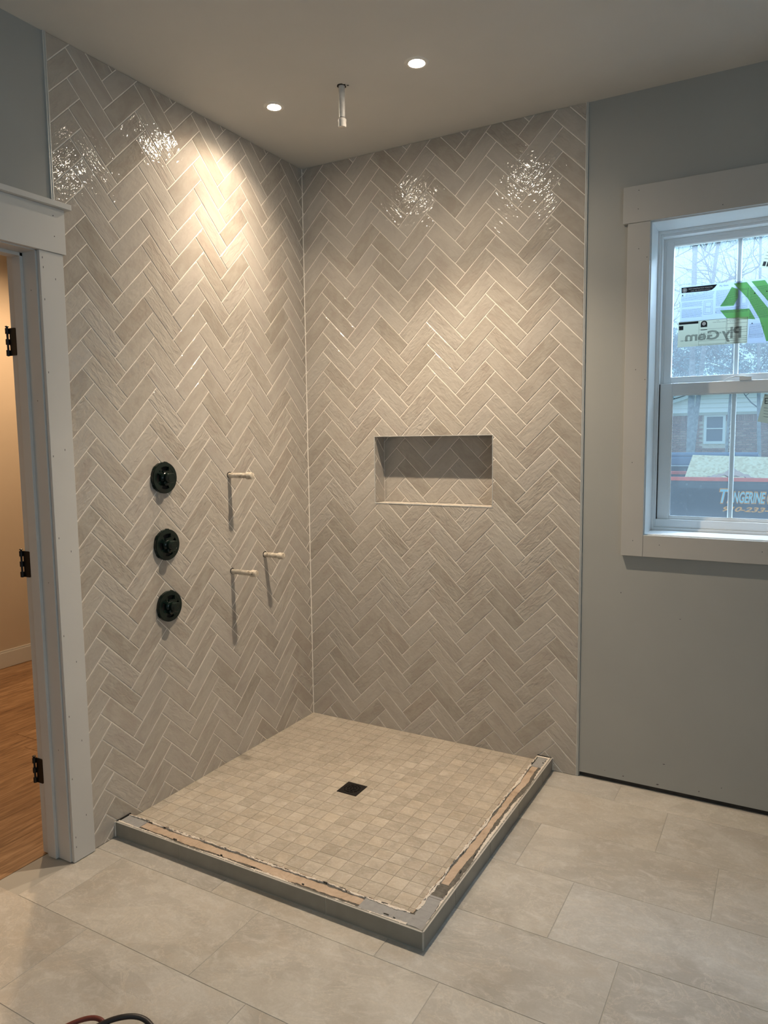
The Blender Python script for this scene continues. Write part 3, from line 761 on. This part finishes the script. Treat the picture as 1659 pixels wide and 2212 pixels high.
ux0, ux1, uz0, uz1 = WX0+.024, WX1-.024, 1.640, 2.226
wpart('upper_sash', frame_mb(MB(), ux0, ux1, uz0, uz1, .029, .029, .040, .028, .197, .228), bevel=.002)
frm = MB(); frame_mb(frm, lx0+.046, lx1-.046, lz0+.012, lz1-.046, .004, .004, .004, .004, .166, .172)
wpart('glazing_bead', frm)
wpart('glass', MB().box(lx0+.044, lx1-.044, .1770, .1775, lz0+.010, lz1-.044), M_GLASS, 0)
wpart('glass', MB().box(ux0+.027, ux1-.027, .2105, .2110, uz0+.038, uz1-.026), M_GLASS, 0)
MC = 1.9070
wpart('muntin', MB().box(MC-.0095, MC+.0095, .1800, .1880, lz0+.012, lz1-.046), bevel=.003)
wpart('muntin', MB().box(MC-.0095, MC+.0095, .2140, .2220, uz0+.040, uz1-.028), bevel=.003)
wpart('seal', MB().box(WX0+.0165, WX0+.0185, .158, .166, 1.101, 1.65), M_VHOLE, 0)
lk_ = MB().tube([(1.868, .172, 1.655), (1.885, .165, 1.663), (1.908, .160, 1.668), (1.935, .160, 1.668), (1.955, .163, 1.666)], [.002, .0024, .0028, .0028, .002], 8)
lk_.box(1.925, 1.967, .158, .182, 1.6525, 1.666)
wpart('sash_lock', lk_, bevel=.0015)
nh = MB()
for x, z, y in [(1.568, 2.37, -.0160), (1.567, 2.302, -.0160), (1.60, 2.395, -.016), (1.86, 2.27, -.0160), (1.572, 2.155, -.0145), (1.603, 2.12, -.0145), (1.571, 1.70, -.0145), (1.606, 1.66, -.0145), (1.566, 1.34, -.0145), (1.575, 1.03, -.0145), (1.675, 1.018, -.0145), (2.032, 1.015, -.0145)]:
    if z < 2.389: nh.box(x-.0011, x+.0011, y-.0002, y+.001, z-.0016, z+.0016)
wpart('nail_holes', nh, M_VHOLE, 0, kind='stuff')

# ------------------------------------------------------------------ writing helper
def text_mesh(body, size, shear=0, offset=0, extrude=.0, bold=False, xs=1.0, mirror=False):
    cu_ = bpy.data.curves.new('lettering', 'FONT'); cu_.body = body; cu_.size = size; cu_.shear = shear; cu_.offset = offset; cu_.extrude = extrude
    cu_.resolution_u = 3
    o = bpy.data.objects.new('lettering', cu_); COL.objects.link(o); bpy.context.view_layer.update()
    me = bpy.data.meshes.new_from_object(o.evaluated_get(bpy.context.evaluated_depsgraph_get()))
    bpy.data.objects.remove(o); bpy.data.curves.remove(cu_)
    return me
def text_at(name, body, x0, x1, z0, z1, y, mat, parent, inv, shear=0, offset=0, th=.0, mirror=False):
    """lettering on a plane facing -y, fitted to the box x0..x1, z0..z1"""
    me = text_mesh(body, 1.0, shear, offset); vs = [v.co.copy() for v in me.vertices]
    if not vs: return None
    a0, a1 = min(v.x for v in vs), max(v.x for v in vs); c0, c1 = min(v.y for v in vs), max(v.y for v in vs)
    for v in me.vertices:
        u = (v.co.x-a0)/(a1-a0)
        if mirror: u = 1-u
        v.co = (x0+(x1-x0)*u, y, z0+(z1-z0)*(v.co.y-c0)/(c1-c0))
    me.name = name
    me.materials.clear()
    return link(name, me, mat, parent=parent, mat_world=inv)

# ------------------------------------------------------------------ stickers on the glass
YS = .2085
M_PAPER = film('sticker_film', (.50, .55, .62), .72)
M_WINK = simple('white_print', (.92, .92, .92), .6)
M_YPAPER = film('energy_paper', (.60, .62, .56), .55)
M_GREEN = film('green_print', (.50, .80, .40), .74)
M_INK = simple('black_ink', (.02, .022, .03), .6)
M_GREY = simple('grey_ink', (.18, .18, .19), .6)
M_INKL = simple('fine_print_ink', (.16, .18, .22), .6)
st = empty('installation_sticker', (1.697, YS, 1.80), label='large white window sticker with green arrows and a black title bar', category='sticker'); sI = TR(-1.697, -YS, -1.80)
def plate(mb, P, y, th=.0001):
    n = len(P); mb.add([(x, y-th, z) for x, z in P]+[(x, y, z) for x, z in P], [tuple(range(n))[::-1] if False else tuple(range(n)), tuple(range(n, 2*n))[::-1]]+[(k, n+k, n+(k+1) % n, (k+1) % n) for k in range(n)]); return mb
link('sheet', plate(MB(), [(1.697, 1.8985), (1.9450, 1.8985), (1.9445, 1.7955), (2.125, 1.793), (2.125, 2.036), (1.892, 2.036), (1.697, 2.038)], YS), M_PAPER, parent=st, mat_world=sI)
link('title_bar', plate(MB(), [(1.701, 2.012), (1.795, 2.011), (1.812, 2.0135), (1.822, 2.021), (1.831, 2.033), (1.700, 2.0335)], YS-.0002), M_INK, parent=st, mat_world=sI)
link('badge', MB().lathe([(.0074, 0), (.0090, 0), (.0090, .0001), (.0074, .0001)], (1.7125, YS-.0007, 2.0222), (0, -1, 0), n=24, close=False).lathe([(.0001, 0), (.0058, 0), (.0058, .0001)], (1.7125, YS-.0007, 2.0222), (0, -1, 0), n=20, close=False), M_WINK, parent=st, mat_world=sI)
text_at('title', 'NEW CONSTRUCTION WINDOWS', 1.727, 1.814, 2.0225, 2.0275, YS-.0005, M_WINK, st, sI, offset=.01)
text_at('subtitle', 'NAIL FIN INSTALLATION', 1.735, 1.806, 2.0150, 2.0190, YS-.0005, M_WINK, st, sI)
text_at('maker_name', 'Ply Gem', 1.840, 1.871, 2.0205, 2.0285, YS-.0005, M_INK, st, sI)
text_at('warning', 'IMPORTANT:  READ ALL INSTRUCTIONS', 1.716, 1.822, 2.0045, 2.0075, YS-.0005, M_INK, st, sI)
text_at('warning', 'BEFORE BEGINNING INSTALLATION', 1.716, 1.820, 1.9990, 2.0020, YS-.0005, M_INK, st, sI)
gr = MB()
for P in ([(1.883, 2.017), (1.906, 2.006), (1.906, 1.973), (1.892, 1.9445), (1.843, 1.9455), (1.862, 1.975)],
          [(1.889, 2.029), (1.935, 2.030), (2.012, 1.924), (2.055, 1.800), (2.010, 1.800), (1.983, 1.888), (1.942, 1.965)],
          [(1.844, 1.931), (1.947, 1.929), (1.970, 1.886), (1.868, 1.8995)],
          [(1.950, 2.031), (1.997, 2.030), (2.045, 1.960), (2.075, 1.880), (2.070, 1.870)]):
    plate(gr, P, YS-.0003)
link('green_arrow', gr, M_GREEN, parent=st, mat_world=sI)
tri = MB()
for x, z, s in ((1.705, 2.003, .006), (1.964, 1.985, .005), (2.005, 1.988, .005), (1.829, 1.926, .003), (1.959, 1.872, .005)):
    plate(tri, [(x-s*.6, z-s/2), (x+s*.6, z-s/2), (x, z+s*.6)], YS-.0006)
link('warning_triangles', tri, M_INK, parent=st, mat_world=sI, kind='stuff')
fp = MB(); r = random.Random(2)
def dashes(x0, x1, z0, z1, step=.0038, h=.0011):
    z = z1
    while z > z0:
        x = x0
        while x < x1:
            w = r.uniform(.0015, .006)
            if x+w > x1: break
            plate(fp, [(x, z), (x+w, z), (x+w, z+h), (x, z+h)], YS-.0005); x += w+.0009
        z -= step
for a in ((1.701, 1.820, 1.977, 1.9955), (1.704, 1.780, 1.955, 1.972), (1.704, 1.780, 1.912, 1.945), (1.828, 1.904, 1.948, 2.007), (1.828, 1.945, 1.919, 1.939),
          (1.948, 2.05, 1.89, 2.008), (1.950, 1.995, 1.832, 1.868), (1.948, 2.0, 1.815, 1.828)): dashes(*a)
link('fine_print', fp, M_INKL, parent=st, mat_world=sI, kind='stuff')
dg = MB()
def box_outline(x0, x1, z0, z1, t=.0008):
    for P in ([(x0, z0), (x1, z0), (x1, z0+t), (x0, z0+t)], [(x0, z1-t), (x1, z1-t), (x1, z1), (x0, z1)], [(x0, z0), (x0+t, z0), (x0+t, z1), (x0, z1)], [(x1-t, z0), (x1, z0), (x1, z1), (x1-t, z1)]): plate(dg, P, YS-.0006)
for a in ((1.785, 1.817, 1.920, 1.973), (1.790, 1.812, 1.926, 1.948), (1.790, 1.812, 1.950, 1.968), (1.912, 1.943, 1.942, 2.007), (1.916, 1.939, 1.946, 2.002), (1.920, 1.935, 1.950, 1.975), (1.950, 1.999, 1.830, 1.858)): box_outline(*a)
link('diagram', dg, M_INKL, parent=st, mat_world=sI, kind='stuff')

en = empty('energy_label', (1.692, YS-.0006, 1.799), label='small off-white energy rating label over the lower left of the large sticker', category='label'); eI = TR(-1.692, -YS+.0006, -1.799)
YE = YS-.0008
link('sheet', plate(MB(), [(1.691, 1.7985), (1.9445, 1.7985), (1.9455, 1.8985), (1.6925, 1.8995)], YE), M_YPAPER, parent=en, mat_world=eI)
bk = MB()
plate(bk, [(1.695, 1.8875), (1.767, 1.8875), (1.767, 1.8965), (1.694, 1.8965)], YE-.0002)
plate(bk, [(1.695, 1.866), (1.7115, 1.866), (1.7115, 1.8825), (1.695, 1.8825)], YE-.0002)
arch = [(1.776, 1.8715), (1.7995, 1.8715)]+[(1.78775+.01175*math.cos(math.pi*k/10), 1.8850+.0115*math.sin(math.pi*k/10)) for k in range(11)]
plate(bk, arch, YE-.0002); plate(bk, [(1.776, 1.860), (1.800, 1.860), (1.800, 1.8625), (1.776, 1.8625)], YE-.0002)
for z in (1.8975, 1.862, 1.8430, 1.817, 1.8035, 1.800): plate(bk, [(1.7705, z), (1.869, z), (1.869, z+.0007), (1.7705, z+.0007)], YE-.0002)
for z in (1.889, 1.877, 1.861, 1.851, 1.842, 1.8265, 1.819, 1.8115, 1.802): plate(bk, [(1.8705, z), (1.9420, z), (1.9420, z+.0009), (1.8705, z+.0009)], YE-.0002)
for x in (1.7695, 1.868, 1.8705, 1.9415): plate(bk, [(x, 1.8), (x+.0007, 1.8), (x+.0007, 1.8975), (x, 1.8975)], YE-.0002)
link('printing', bk, M_INK, parent=en, mat_world=eI)
link('sun_badge', MB().lathe([(.0001, 0), (.0072, 0), (.0072, .0001)], (1.78775, YE-.0007, 1.8845), (0, -1, 0), n=12, close=False), M_WINK, parent=en, mat_world=eI)
for s, x, z, h, w in (('0.30', 1.777, 1.8435, .006, .016), ('5.0', 1.805, 1.844, .006, .010), ('0.28', 1.836, 1.8425, .006, .015), ('0.47', 1.790, 1.8215, .0055, .015), ('1500 Traditional', 1.702, 1.8200, .0055, .040), ('PWR', 1.833, 1.8905, .0028, .010), ('FOR WIND LOAD', 1.820, 1.885, .003, .046), ('WINDOW UNIT', 1.878, 1.893, .003, .028), ('No. 47 20', 1.881, 1.8825, .003, .018)):
    text_at('figures', s, x, x+w, z, z+h, YE-.0004, M_INK, en, eI)
# the maker's name printed on the outside, reading backwards from indoors, showing through
M_SHADE = simple('dark_backprint', (.15, .14, .15), .8)
for body, x0, x1, z0, z1 in (('Ply', 1.853, 1.9225, 1.8070, 1.864), ('Gem', 1.719, 1.845, 1.8200, 1.857)):
    text_at('reversed_name', body, x0, x1, z0, z1, YE-.0003, film('backprint', (.16, .15, .15), .3, .62), en, eI, offset=.03, mirror=True)

def tilted_label(name, label, P, y, txt):
    o = empty(name, (P[0][0], y, P[0][1]), label=label, category='sticker'); I = TR(-P[0][0], -y, -P[0][1])
    link('sheet', plate(MB(), P, y), M_YPAPER, parent=o, mat_world=I)
    return o, I
o, I = tilted_label('paper_sticker', 'tilted paper sticker high on the upper pane at the photo edge', [(1.976, 2.080), (2.090, 2.050), (2.116, 2.140), (2.002, 2.170)], YS, '')
b = MB()
for k in range(3): plate(b, [(1.986+k*.013, 2.084-k*.0034), (1.996+k*.013, 2.0815-k*.0034), (2.0+k*.013, 2.098-k*.0034), (1.990+k*.013, 2.1005-k*.0034)], YS-.0003)
for k in range(5): plate(b, [(1.992+k*.0035, 2.110+k*.011), (2.06+k*.0035, 2.092+k*.011), (2.0605+k*.0035, 2.0935+k*.011), (1.9925+k*.0035, 2.1115+k*.011)], YS-.0003)
link('printing', b, M_INKL, parent=o, mat_world=I)
o, I = tilted_label('paper_sticker', 'tilted paper sticker on the lower pane at the photo edge', [(1.992, 1.494), (2.100, 1.470), (2.12, 1.575), (2.013, 1.598)], .1755, '')
text_at('printing', 'EN', 2.014, 2.045, 1.560, 1.582, .1750, M_INK, o, I)
b = MB()
for k in range(4): plate(b, [(2.012, 1.545-k*.011), (2.08, 1.532-k*.011), (2.08, 1.5335-k*.011), (2.012, 1.5465-k*.011)], .1752)
link('printing', b, M_INKL, parent=o, mat_world=I)

# ------------------------------------------------------------------ outdoors
GZ = -.70
m = NT('ground_litter'); _v = m.coords('Object')
m.setp(Base_Color=m.ramp(m.noise(_v, 1.4, 8, .75), [(.3, (.20, .17, .10)), (.5, (.42, .38, .24)), (.7, (.50, .50, .30))]), Roughness=.95); M_GND = m.mat
link('ground', MB().box(-60, 60, .6, 120, GZ-.3, GZ), M_GND, kind='structure')
link('wall_exterior', MB().box(-3, 6, .165, .25, GZ-.3, 1.0).box(-3, WX0-.05, .165, .25, 1.0, 3.2).box(WX1+.05, 6, .165, .25, 1.0, 3.2).box(-3, 6, .165, .25, 2.30, 3.2), simple('exterior_siding', (.6, .6, .58), .7), kind='structure')

# dump trailer
M_TBODY = NT('scuffed_black_steel'); _v = M_TBODY.coords('Object')
_c = M_TBODY.mix(M_TBODY.ramp(M_TBODY.noise(_v, 9, 9, .85), [(.56, (0, 0, 0)), (.68, (1, 1, 1))]), (.055, .065, .09, 1), (.22, .25, .30, 1))
M_TBODY.setp(Base_Color=_c, Roughness=.55); M_TBODY = M_TBODY.mat
M_RED = simple('red_rail', (.88, .13, .09), .5, spot=.15, nscale=8)
dt = empty('dump_trailer', (1.6, 9, GZ), label='black dump trailer with a red top rail and orange lettering outside the window', category='trailer'); tI = TR(-1.6, -9, -GZ)
tb = MB().box(-.9, 4.2, 9.0, 9.06, -.1, .745).box(-.9, 4.2, 10.9, 10.96, -.1, .745).box(-.9, -.84, 9.06, 10.9, -.1, .745).box(4.14, 4.2, 9.06, 10.9, -.1, .745).box(-.84, 4.14, 9.06, 10.9, -.1, -.04)
link('body', tb, M_TBODY, parent=dt, mat_world=tI)
link('panel_frame', MB().box(.72, .74, 8.988, 9.0, .10, .70).box(.72, 4.0, 8.988, 9.0, .695, .71), M_TBODY, parent=dt, mat_world=tI)
link('top_rail', MB().box(-.92, 4.22, 8.975, 9.085, .745, .80).box(-.92, 4.22, 10.875, 10.985, .745, .80).box(-.92, -.82, 9.085, 10.875, .745, .80), M_RED, parent=dt, mat_world=tI, bevel=.006)
for x in (.9, 2.2):
    for y in (9.15, 10.8):
        link('wheel', MB().lathe([(.12, -.11), (.30, -.11), (.34, -.08), (.34, .08), (.30, .11), (.12, .11)], (x, y, GZ+.34), (0, 1, 0), n=28), simple('rubber', (.03, .03, .03), .8), parent=dt, mat_world=tI, smooth=True)
link('chassis', MB().box(-.6, 4.4, 9.5, 9.6, -.32, -.1).box(-.6, 4.4, 10.35, 10.45, -.32, -.1), M_TBODY, parent=dt, mat_world=tI)
M_OR = simple('orange_lettering', (1.0, .38, .06), .5); M_CY = simple('pale_blue_lettering', (.36, .66, .80), .5)
YT = 8.990
for body, x0, x1, z0, z1 in (('T', 1.195, 1.315, .421, .625), ('ANGERINE', 1.300, 1.805, .428, .590), ('C', 1.835, 1.93, .41, .62)):
    text_at('lettering', body, x0-.012, x1+.012, z0-.014, z1+.014, YT, M_OR, dt, tI, shear=.25, offset=.055)
    text_at('lettering', body, x0, x1, z0, z1, YT-.006, M_CY, dt, tI, shear=.25, offset=.02)
text_at('lettering', '910-233-', 1.239, 1.860, .291, .368, YT-.004, M_OR, dt, tI, shear=.35, offset=.03)

# OSB sheet leaning in the trailer
M_OSB = NT('osb'); _v = M_OSB.coords('Object', scale=(1, 1, 1))
_vo = M_OSB.n('ShaderNodeTexVoronoi'); M_OSB.l(_v, _vo.inputs['Vector']); _vo.inputs['Scale'].default_value = 26
_c = M_OSB.ramp(_vo.outputs['Color'], [(0, (.66, .46, .28)), (.5, (.88, .70, .48)), (1, (.95, .80, .60))])
M_OSB.setp(Base_Color=_c, Roughness=.8); M_OSB = M_OSB.mat
ob = MB(); P4 = [(.585, 9.30, .55), (2.75, 9.30, .52), (2.70, 10.35, 1.045), (.655, 10.30, 1.108)]
ob.add([Vector(p) for p in P4]+[Vector(p)-Vector((0, -.012, .024)) for p in P4], [(0, 1, 2, 3), (7, 6, 5, 4), (0, 4, 5, 1), (1, 5, 6, 2), (2, 6, 7, 3), (3, 7, 4, 0)])
link('particle_board', ob, M_OSB, label='large tan wood-chip board leaning in the dump trailer', category='board')
# crumpled cloth on top
M_CLOTH = simple('mauve_cloth', (.62, .40, .36), .9, spot=.2, nscale=6)
cb = MB(); r = random.Random(4); nx, ny = 26, 12; vs = []
for j in range(ny):
    for i in range(nx):
        u, v = i/(nx-1), j/(ny-1); x = .90+.78*u; y = 9.09+.40*v
        prof = max(0, math.sin(math.pi*min(1, u*1.02))**.8)*(.35+.65*math.exp(-((u-.62)/.25)**2))
        z = .755+.155*prof*math.sin(math.pi*(.08+.9*v))**.5+.018*math.sin(19*u+7*v)+.014*math.sin(33*u-11*v)
        vs.append((x, y, z))
cb.add(vs+[(a, b_, .66) for a, b_, c_ in vs], [(j*nx+i, j*nx+i+1, (j+1)*nx+i+1, (j+1)*nx+i) for j in range(ny-1) for i in range(nx-1)])
cb.v = cb.v[:nx*ny]
link('drop_cloth', cb, M_CLOTH, smooth=True, label='crumpled mauve cloth heaped on the board in the trailer', category='cloth')
# second container with a blue tarp cover behind it
M_BLUE = simple('slate_blue_steel', (.12, .19, .33), .45, spot=.1, nscale=3)
bt = empty('tarp_covered_trailer', (-1.4, 11.5, GZ), label='slate blue covered trailer behind the tan board', category='trailer'); bI = TR(1.4, -11.5, -GZ)
link('body', MB().box(-3.0, 1.45, 11.5, 13.4, -.25, .868), M_TBODY, parent=bt, mat_world=bI)
link('cover', MB().box(-3.05, 1.56, 11.46, 13.45, .885, 1.045), M_BLUE, parent=bt, mat_world=bI, bevel=.03)
link('rail', MB().box(-3.04, 1.50, 11.455, 11.5, .868, .885), simple('pale_rail', (.7, .75, .8), .5), parent=bt, mat_world=bI)
link('roller', MB().lathe([(.05, -3.1), (.05, 1.60)], (0, 11.52, 1.075), (1, 0, 0), n=16), M_BLUE, parent=bt, mat_world=bI, smooth=True)
for x in (-1.8, -.6):
    link('wheel', MB().lathe([(.12, -.1), (.3, -.1), (.33, -.07), (.33, .07), (.3, .1), (.12, .1)], (x, 11.62, GZ+.33), (0, 1, 0), n=24), simple('rubber', (.03, .03, .03), .8), parent=bt, mat_world=bI, smooth=True)

# neighbouring house
M_BRICK = NT('brick_red'); _oi = M_BRICK.n('ShaderNodeObjectInfo').outputs['Random']
M_BRICK.setp(Base_Color=M_BRICK.ramp(_oi, [(0, (.22, .10, .09)), (.5, (.34, .16, .13)), (1, (.42, .25, .20))]), Roughness=.9); M_BRICK = M_BRICK.mat
M_MORTR = simple('house_mortar', (.80, .70, .60), .9, spot=.1)
M_SIDE = simple('house_siding', (.84, .80, .76), .7)
M_ROOF = simple('roof_shingle', (.30, .30, .31), .9, spot=.25, nscale=6)
hs = empty('brick_house', (0, 24, GZ), label='single storey brick house with pale gable siding beyond the trailers', category='house'); hI = TR(0, -24, -GZ)
wx0, wx1, wz0, wz1 = -.52, .15, 1.135, 2.10
hw = MB().box(-9, wx0, 24.02, 24.3, GZ, 2.12).box(wx1, 9, 24.02, 24.3, GZ, 2.12).box(wx0, wx1, 24.02, 24.3, GZ, wz0).box(wx0, wx1, 24.02, 24.3, wz1, 2.12).box(-9, -8.7, 24.3, 30, GZ, 2.12).box(8.7, 9, 24.3, 30, GZ, 2.12)
hwall = link('wall', hw, M_MORTR, parent=hs, mat_world=hI)
bm_ = MB().box(-.096, .096, -.05, .014, -.0285, .0285).mesh('brick'); bm_.materials.append(M_BRICK)
bs_ = MB().box(-.028, .028, -.05, .014, -.096, .096).mesh('brick'); bs_.materials.append(M_BRICK)
bricks = []
row = 0; z = 1.86
while z > .55:
    x = -2.212+(.103 if row % 2 else 0)
    while x < 2.35:
        if not (x+.09 > wx0-.03 and x-.09 < wx1+.03 and z > wz0-.11 and z < wz1+.03): bricks.append((bm_, x, z))
        x += .206
    z -= .0672*1.12; row += 1
x = -2.212
while x < 2.35:
    if not (wx0-.03 < x < wx1+.03): bricks.append((bs_, x, 2.00))
    x += .0665
bricks.sort(key=lambda t: math.hypot(t[1]-.1, t[2]-1.7))
rest = MB()
for n, (me, x, z) in enumerate(bricks):
    if n < 300: link('brick', me, M_BRICK, parent=hwall, mat_world=TR(x, 24.015, z))
    else:
        rest.add([v.co+Vector((x, 24.015, z)) for v in me.vertices], [tuple(p.vertices) for p in me.polygons])
if rest.v: link('brickwork', rest, M_BRICK, parent=hwall, kind='stuff')
wn = link('window', MB().box(wx0, wx1, 23.93, 24.05, wz0, wz0+.09).box(wx0, wx1, 23.93, 24.05, wz1-.05, wz1).box(wx0, wx0+.085, 23.93, 24.05, wz0+.09, wz1-.05).box(wx1-.085, wx1, 23.93, 24.05, wz0+.09, wz1-.05).box(wx0+.085, wx1-.085, 23.94, 24.05, 1.635, 1.67), simple('house_white_trim', (.82, .84, .86), .5), parent=hs, mat_world=hI)
link('pane', MB().box(wx0+.08, wx1-.08, 23.99, 24.04, wz0+.08, wz1-.04), simple('dark_pane', (.10, .14, .20), .08), parent=wn)
link('frieze_board', MB().box(-9.3, 9.3, 23.90, 24.05, 2.11, 2.19).box(-9.4, 9.4, 23.72, 24.05, 2.185, 2.21), simple('house_white_trim2', (.80, .80, .79), .5), parent=hs, mat_world=hI)
z = 2.21; k = 0
while z < 3.3:
    xl = -1.75+(z-2.50)*1.7 if z > 2.50 else -1.75
    link('siding_board', MB().add([(xl, 23.95, z), (8, 23.95, z), (8, 24.0, z), (xl, 24.0, z), (xl, 23.985, z+.15), (8, 23.985, z+.15), (8, 24.0, z+.15), (xl, 24.0, z+.15)],
        [(0, 1, 5, 4), (0, 3, 2, 1), (4, 5, 6, 7), (1, 2, 6, 5), (3, 0, 4, 7)]), M_SIDE, parent=hs, mat_world=hI)
    z += .15; k += 1
rk = Vector((1, 0, .60)).normalized()
link('rake_board', MB().add([(-2.6, 23.80, 2.20), (1.0, 23.80, 3.32), (1.0, 23.80, 3.42), (-2.6, 23.80, 2.32), (-2.6, 24.0, 2.20), (1.0, 24.0, 3.32), (1.0, 24.0, 3.42), (-2.6, 24.0, 2.32)],
     [(0, 1, 2, 3), (7, 6, 5, 4), (3, 2, 6, 7), (0, 4, 5, 1), (0, 3, 7, 4), (1, 5, 6, 2)]), simple('rake_white', (.8, .8, .8), .6), parent=hs, mat_world=hI)
link('roof', MB().add([(-2.7, 23.78, 2.32), (1.0, 23.78, 3.45), (8, 23.78, 3.30), (-2.7, 30, 2.32), (1.0, 30, 3.45), (8, 30, 3.30), (-9.4, 23.7, 2.2), (-9.4, 30, 2.9)], [(0, 1, 4, 3), (1, 2, 5, 4), (6, 0, 3, 7)]), M_ROOF, parent=hs, mat_world=hI)

# trees
M_BARK = simple('pale_bark', (.30, .30, .34), .9, spot=.3, nscale=9)
M_TWIG = simple('twig_bark', (.13, .14, .17), .9, spot=.2)
def bare_tree(x, y, h, r0, lean, label, seed, fork=None, z0=GZ, spread=1.0, low=2.2):
    r = random.Random(seed)
    t = empty('bare_tree', (x, y, z0), label=label, category='tree', group='bare trees beyond the window')
    tr = MB(); br = MB()
    def branch(p, d, L, rad, depth):
        pts = [p]; n = 5 if depth < 2 else 4; rs = [rad]
        for k in range(n):
            d = (d+Vector((r.gauss(0, .22), r.gauss(0, .22), r.gauss(0, .16)+.05))).normalized()
            pts.append(pts[-1]+d*L/n); rs.append(rad*.95*(1-.75*(k+1)/n))
        br.tube(pts, rs, 4 if depth else 5)
        if depth < 3:
            for k in range(r.randint(3, 5) if depth < 2 else 3):
                i = r.randint(1, n); a = r.uniform(0, 6.28)
                nd = (d*.65+Vector((math.cos(a), math.sin(a)*.7, r.uniform(-.25, .7)))*.8).normalized()
                branch(pts[i], nd, L*r.uniform(.42, .68), rs[i]*.75+.001, depth+1)
    pts = []; rs = []; n = 12
    for k in range(n+1):
        s = k/n; pts.append(Vector((lean*s*h+.10*math.sin(s*5+seed)*s, .1*math.sin(s*4), s*h))); rs.append(r0*(1-.72*s))
    tr.tube(pts, rs, 12)
    for i in range(2, n+1):
        if pts[i].z+z0 < low: continue
        for q in range(r.randint(1, 3)):
            a = r.uniform(0, 6.28); d = Vector((math.cos(a), math.sin(a)*.6, r.uniform(.05, .8))).normalized()
            branch(pts[i]+Vector((0, 0, r.uniform(-.3, .3))), d, r.uniform(1.2, 2.6)*spread, rs[i]*.42, 0)
    link('trunk', tr, M_BARK, parent=t, smooth=True); link('branches', br, M_TWIG, parent=t, kind='stuff')
bare_tree(-.285, 18, 11.5, .105, .006, 'bare tree trunk standing left of the brick house window', 21, low=2.6)
bare_tree(-.62, 20.5, 12, .085, .085, 'slim leaning bare tree crossing behind the leftmost trunk', 22, low=3.4)
bare_tree(1.48, 18, 10.5, .055, -.045, 'thin bare tree at the right edge of the window view', 23, low=1.8)
bare_tree(.35, 21.5, 11, .05, .02, 'slender bare tree behind the middle bar of the upper pane', 24, low=3.3)
bare_tree(-1.9, 23, 12, .08, .02, 'bare tree partly hidden by the left side of the window', 25, low=3.0)
bare_tree(2.6, 22, 12, .08, -.03, 'bare tree whose branches reach in from the right of the view', 26, low=3.0)
M_LEAF = simple('evergreen_leaf', (.24, .36, .42), .7, spot=.5, nscale=3)
def evergreen(x, y, h, w, label, seed):
    r = random.Random(seed); t = empty('evergreen_tree', (x, y, GZ), label=label, category='tree', group='evergreens behind the house')
    link('trunk', MB().tube([(0, 0, 0), (0, 0, h*.5), (0, 0, h*.95)], [.16, .1, .02], 8), M_BARK, parent=t)
    mb = MB()
    clumps = [(r.gauss(0, w*.40), r.gauss(0, w*.3), h*(.15+.83*r.random()), r.uniform(.35, .8)) for _ in range(80)]
    for cx, cy, cz, cr in clumps:
        for _ in range(120):
            d = Vector((r.gauss(0, 1), r.gauss(0, 1), r.gauss(0, .8))); d.normalize(); p = Vector((cx, cy, cz))+d*cr*r.uniform(.5, 1)
            a = Vector((r.gauss(0, 1), r.gauss(0, 1), r.gauss(0, 1))).normalized(); b = a.cross(d).normalized(); s = r.uniform(.05, .10)
            mb.add([p-a*s, p+b*s*.5, p+a*s, p-b*s*.5], [(0, 1, 2, 3)])
    link('foliage', mb, M_LEAF, parent=t, kind='stuff')
for k, (x, y, h, w, lab) in enumerate([(-4.2, 34, 6.6, 2.4, 'dense evergreen farthest left behind the house roof'), (-2.2, 36, 7.2, 2.4, 'evergreen rising behind the leftmost bare trunk'),
        (-.4, 34, 6.9, 2.3, 'evergreen behind the left half of the upper pane'), (1.4, 37, 7.6, 2.6, 'tall evergreen behind the middle bar of the upper pane'), (2.9, 34, 6.8, 2.4, 'evergreen at the far right of the window view')]):
    evergreen(x, y, h, w, lab, 50+k)

# ------------------------------------------------------------------ cords on the floor at the bottom edge
def spline(P, n=8):
    P = [Vector(p) for p in P]; out = []
    for i in range(len(P)-1):
        p0, p1, p2, p3 = P[max(i-1, 0)], P[i], P[i+1], P[min(i+2, len(P)-1)]
        for k in range(n):
            t = k/n; out.append(.5*((2*p1)+(p2-p0)*t+(2*p0-5*p1+4*p2-p3)*t*t+(3*p1-p0-3*p2+p3)*t**3))
    out.append(P[-1]); return out
pc = empty('power_cord', (.8, -2.0, 0), label='black and dark red cords bunched at the bottom edge of the picture', category='cord'); cI2 = TR(-.8, 2.0, 0)
link('black_cable', MB().tube(spline([(.80, -2.20, .010), (.66, -2.05, .012), (.690, -1.925, .030), (.745, -1.872, .046), (.795, -1.848, .036), (.85, -1.870, .014), (.93, -1.97, .009), (.98, -2.2, .009)]), .0066, 10), simple('black_rubber', (.028, .022, .020), .45), parent=pc, mat_world=cI2, smooth=True)
link('red_cable', MB().tube(spline([(.55, -2.15, .010), (.58, -2.02, .010), (.632, -1.925, .026), (.685, -1.895, .030), (.74, -1.92, .012), (.84, -1.98, .009), (.90, -2.15, .009)]), .0060, 10), simple('dark_red_rubber', (.16, .035, .022), .5), parent=pc, mat_world=cI2, smooth=True)
link('black_cable', MB().tube(spline([(.62, -2.15, .022), (.655, -2.0, .024), (.700, -1.915, .026), (.755, -1.893, .022), (.82, -1.93, .010), (.85, -2.05, .009)]), .0055, 10), simple('black_rubber2', (.02, .018, .018), .5), parent=pc, mat_world=cI2, smooth=True)
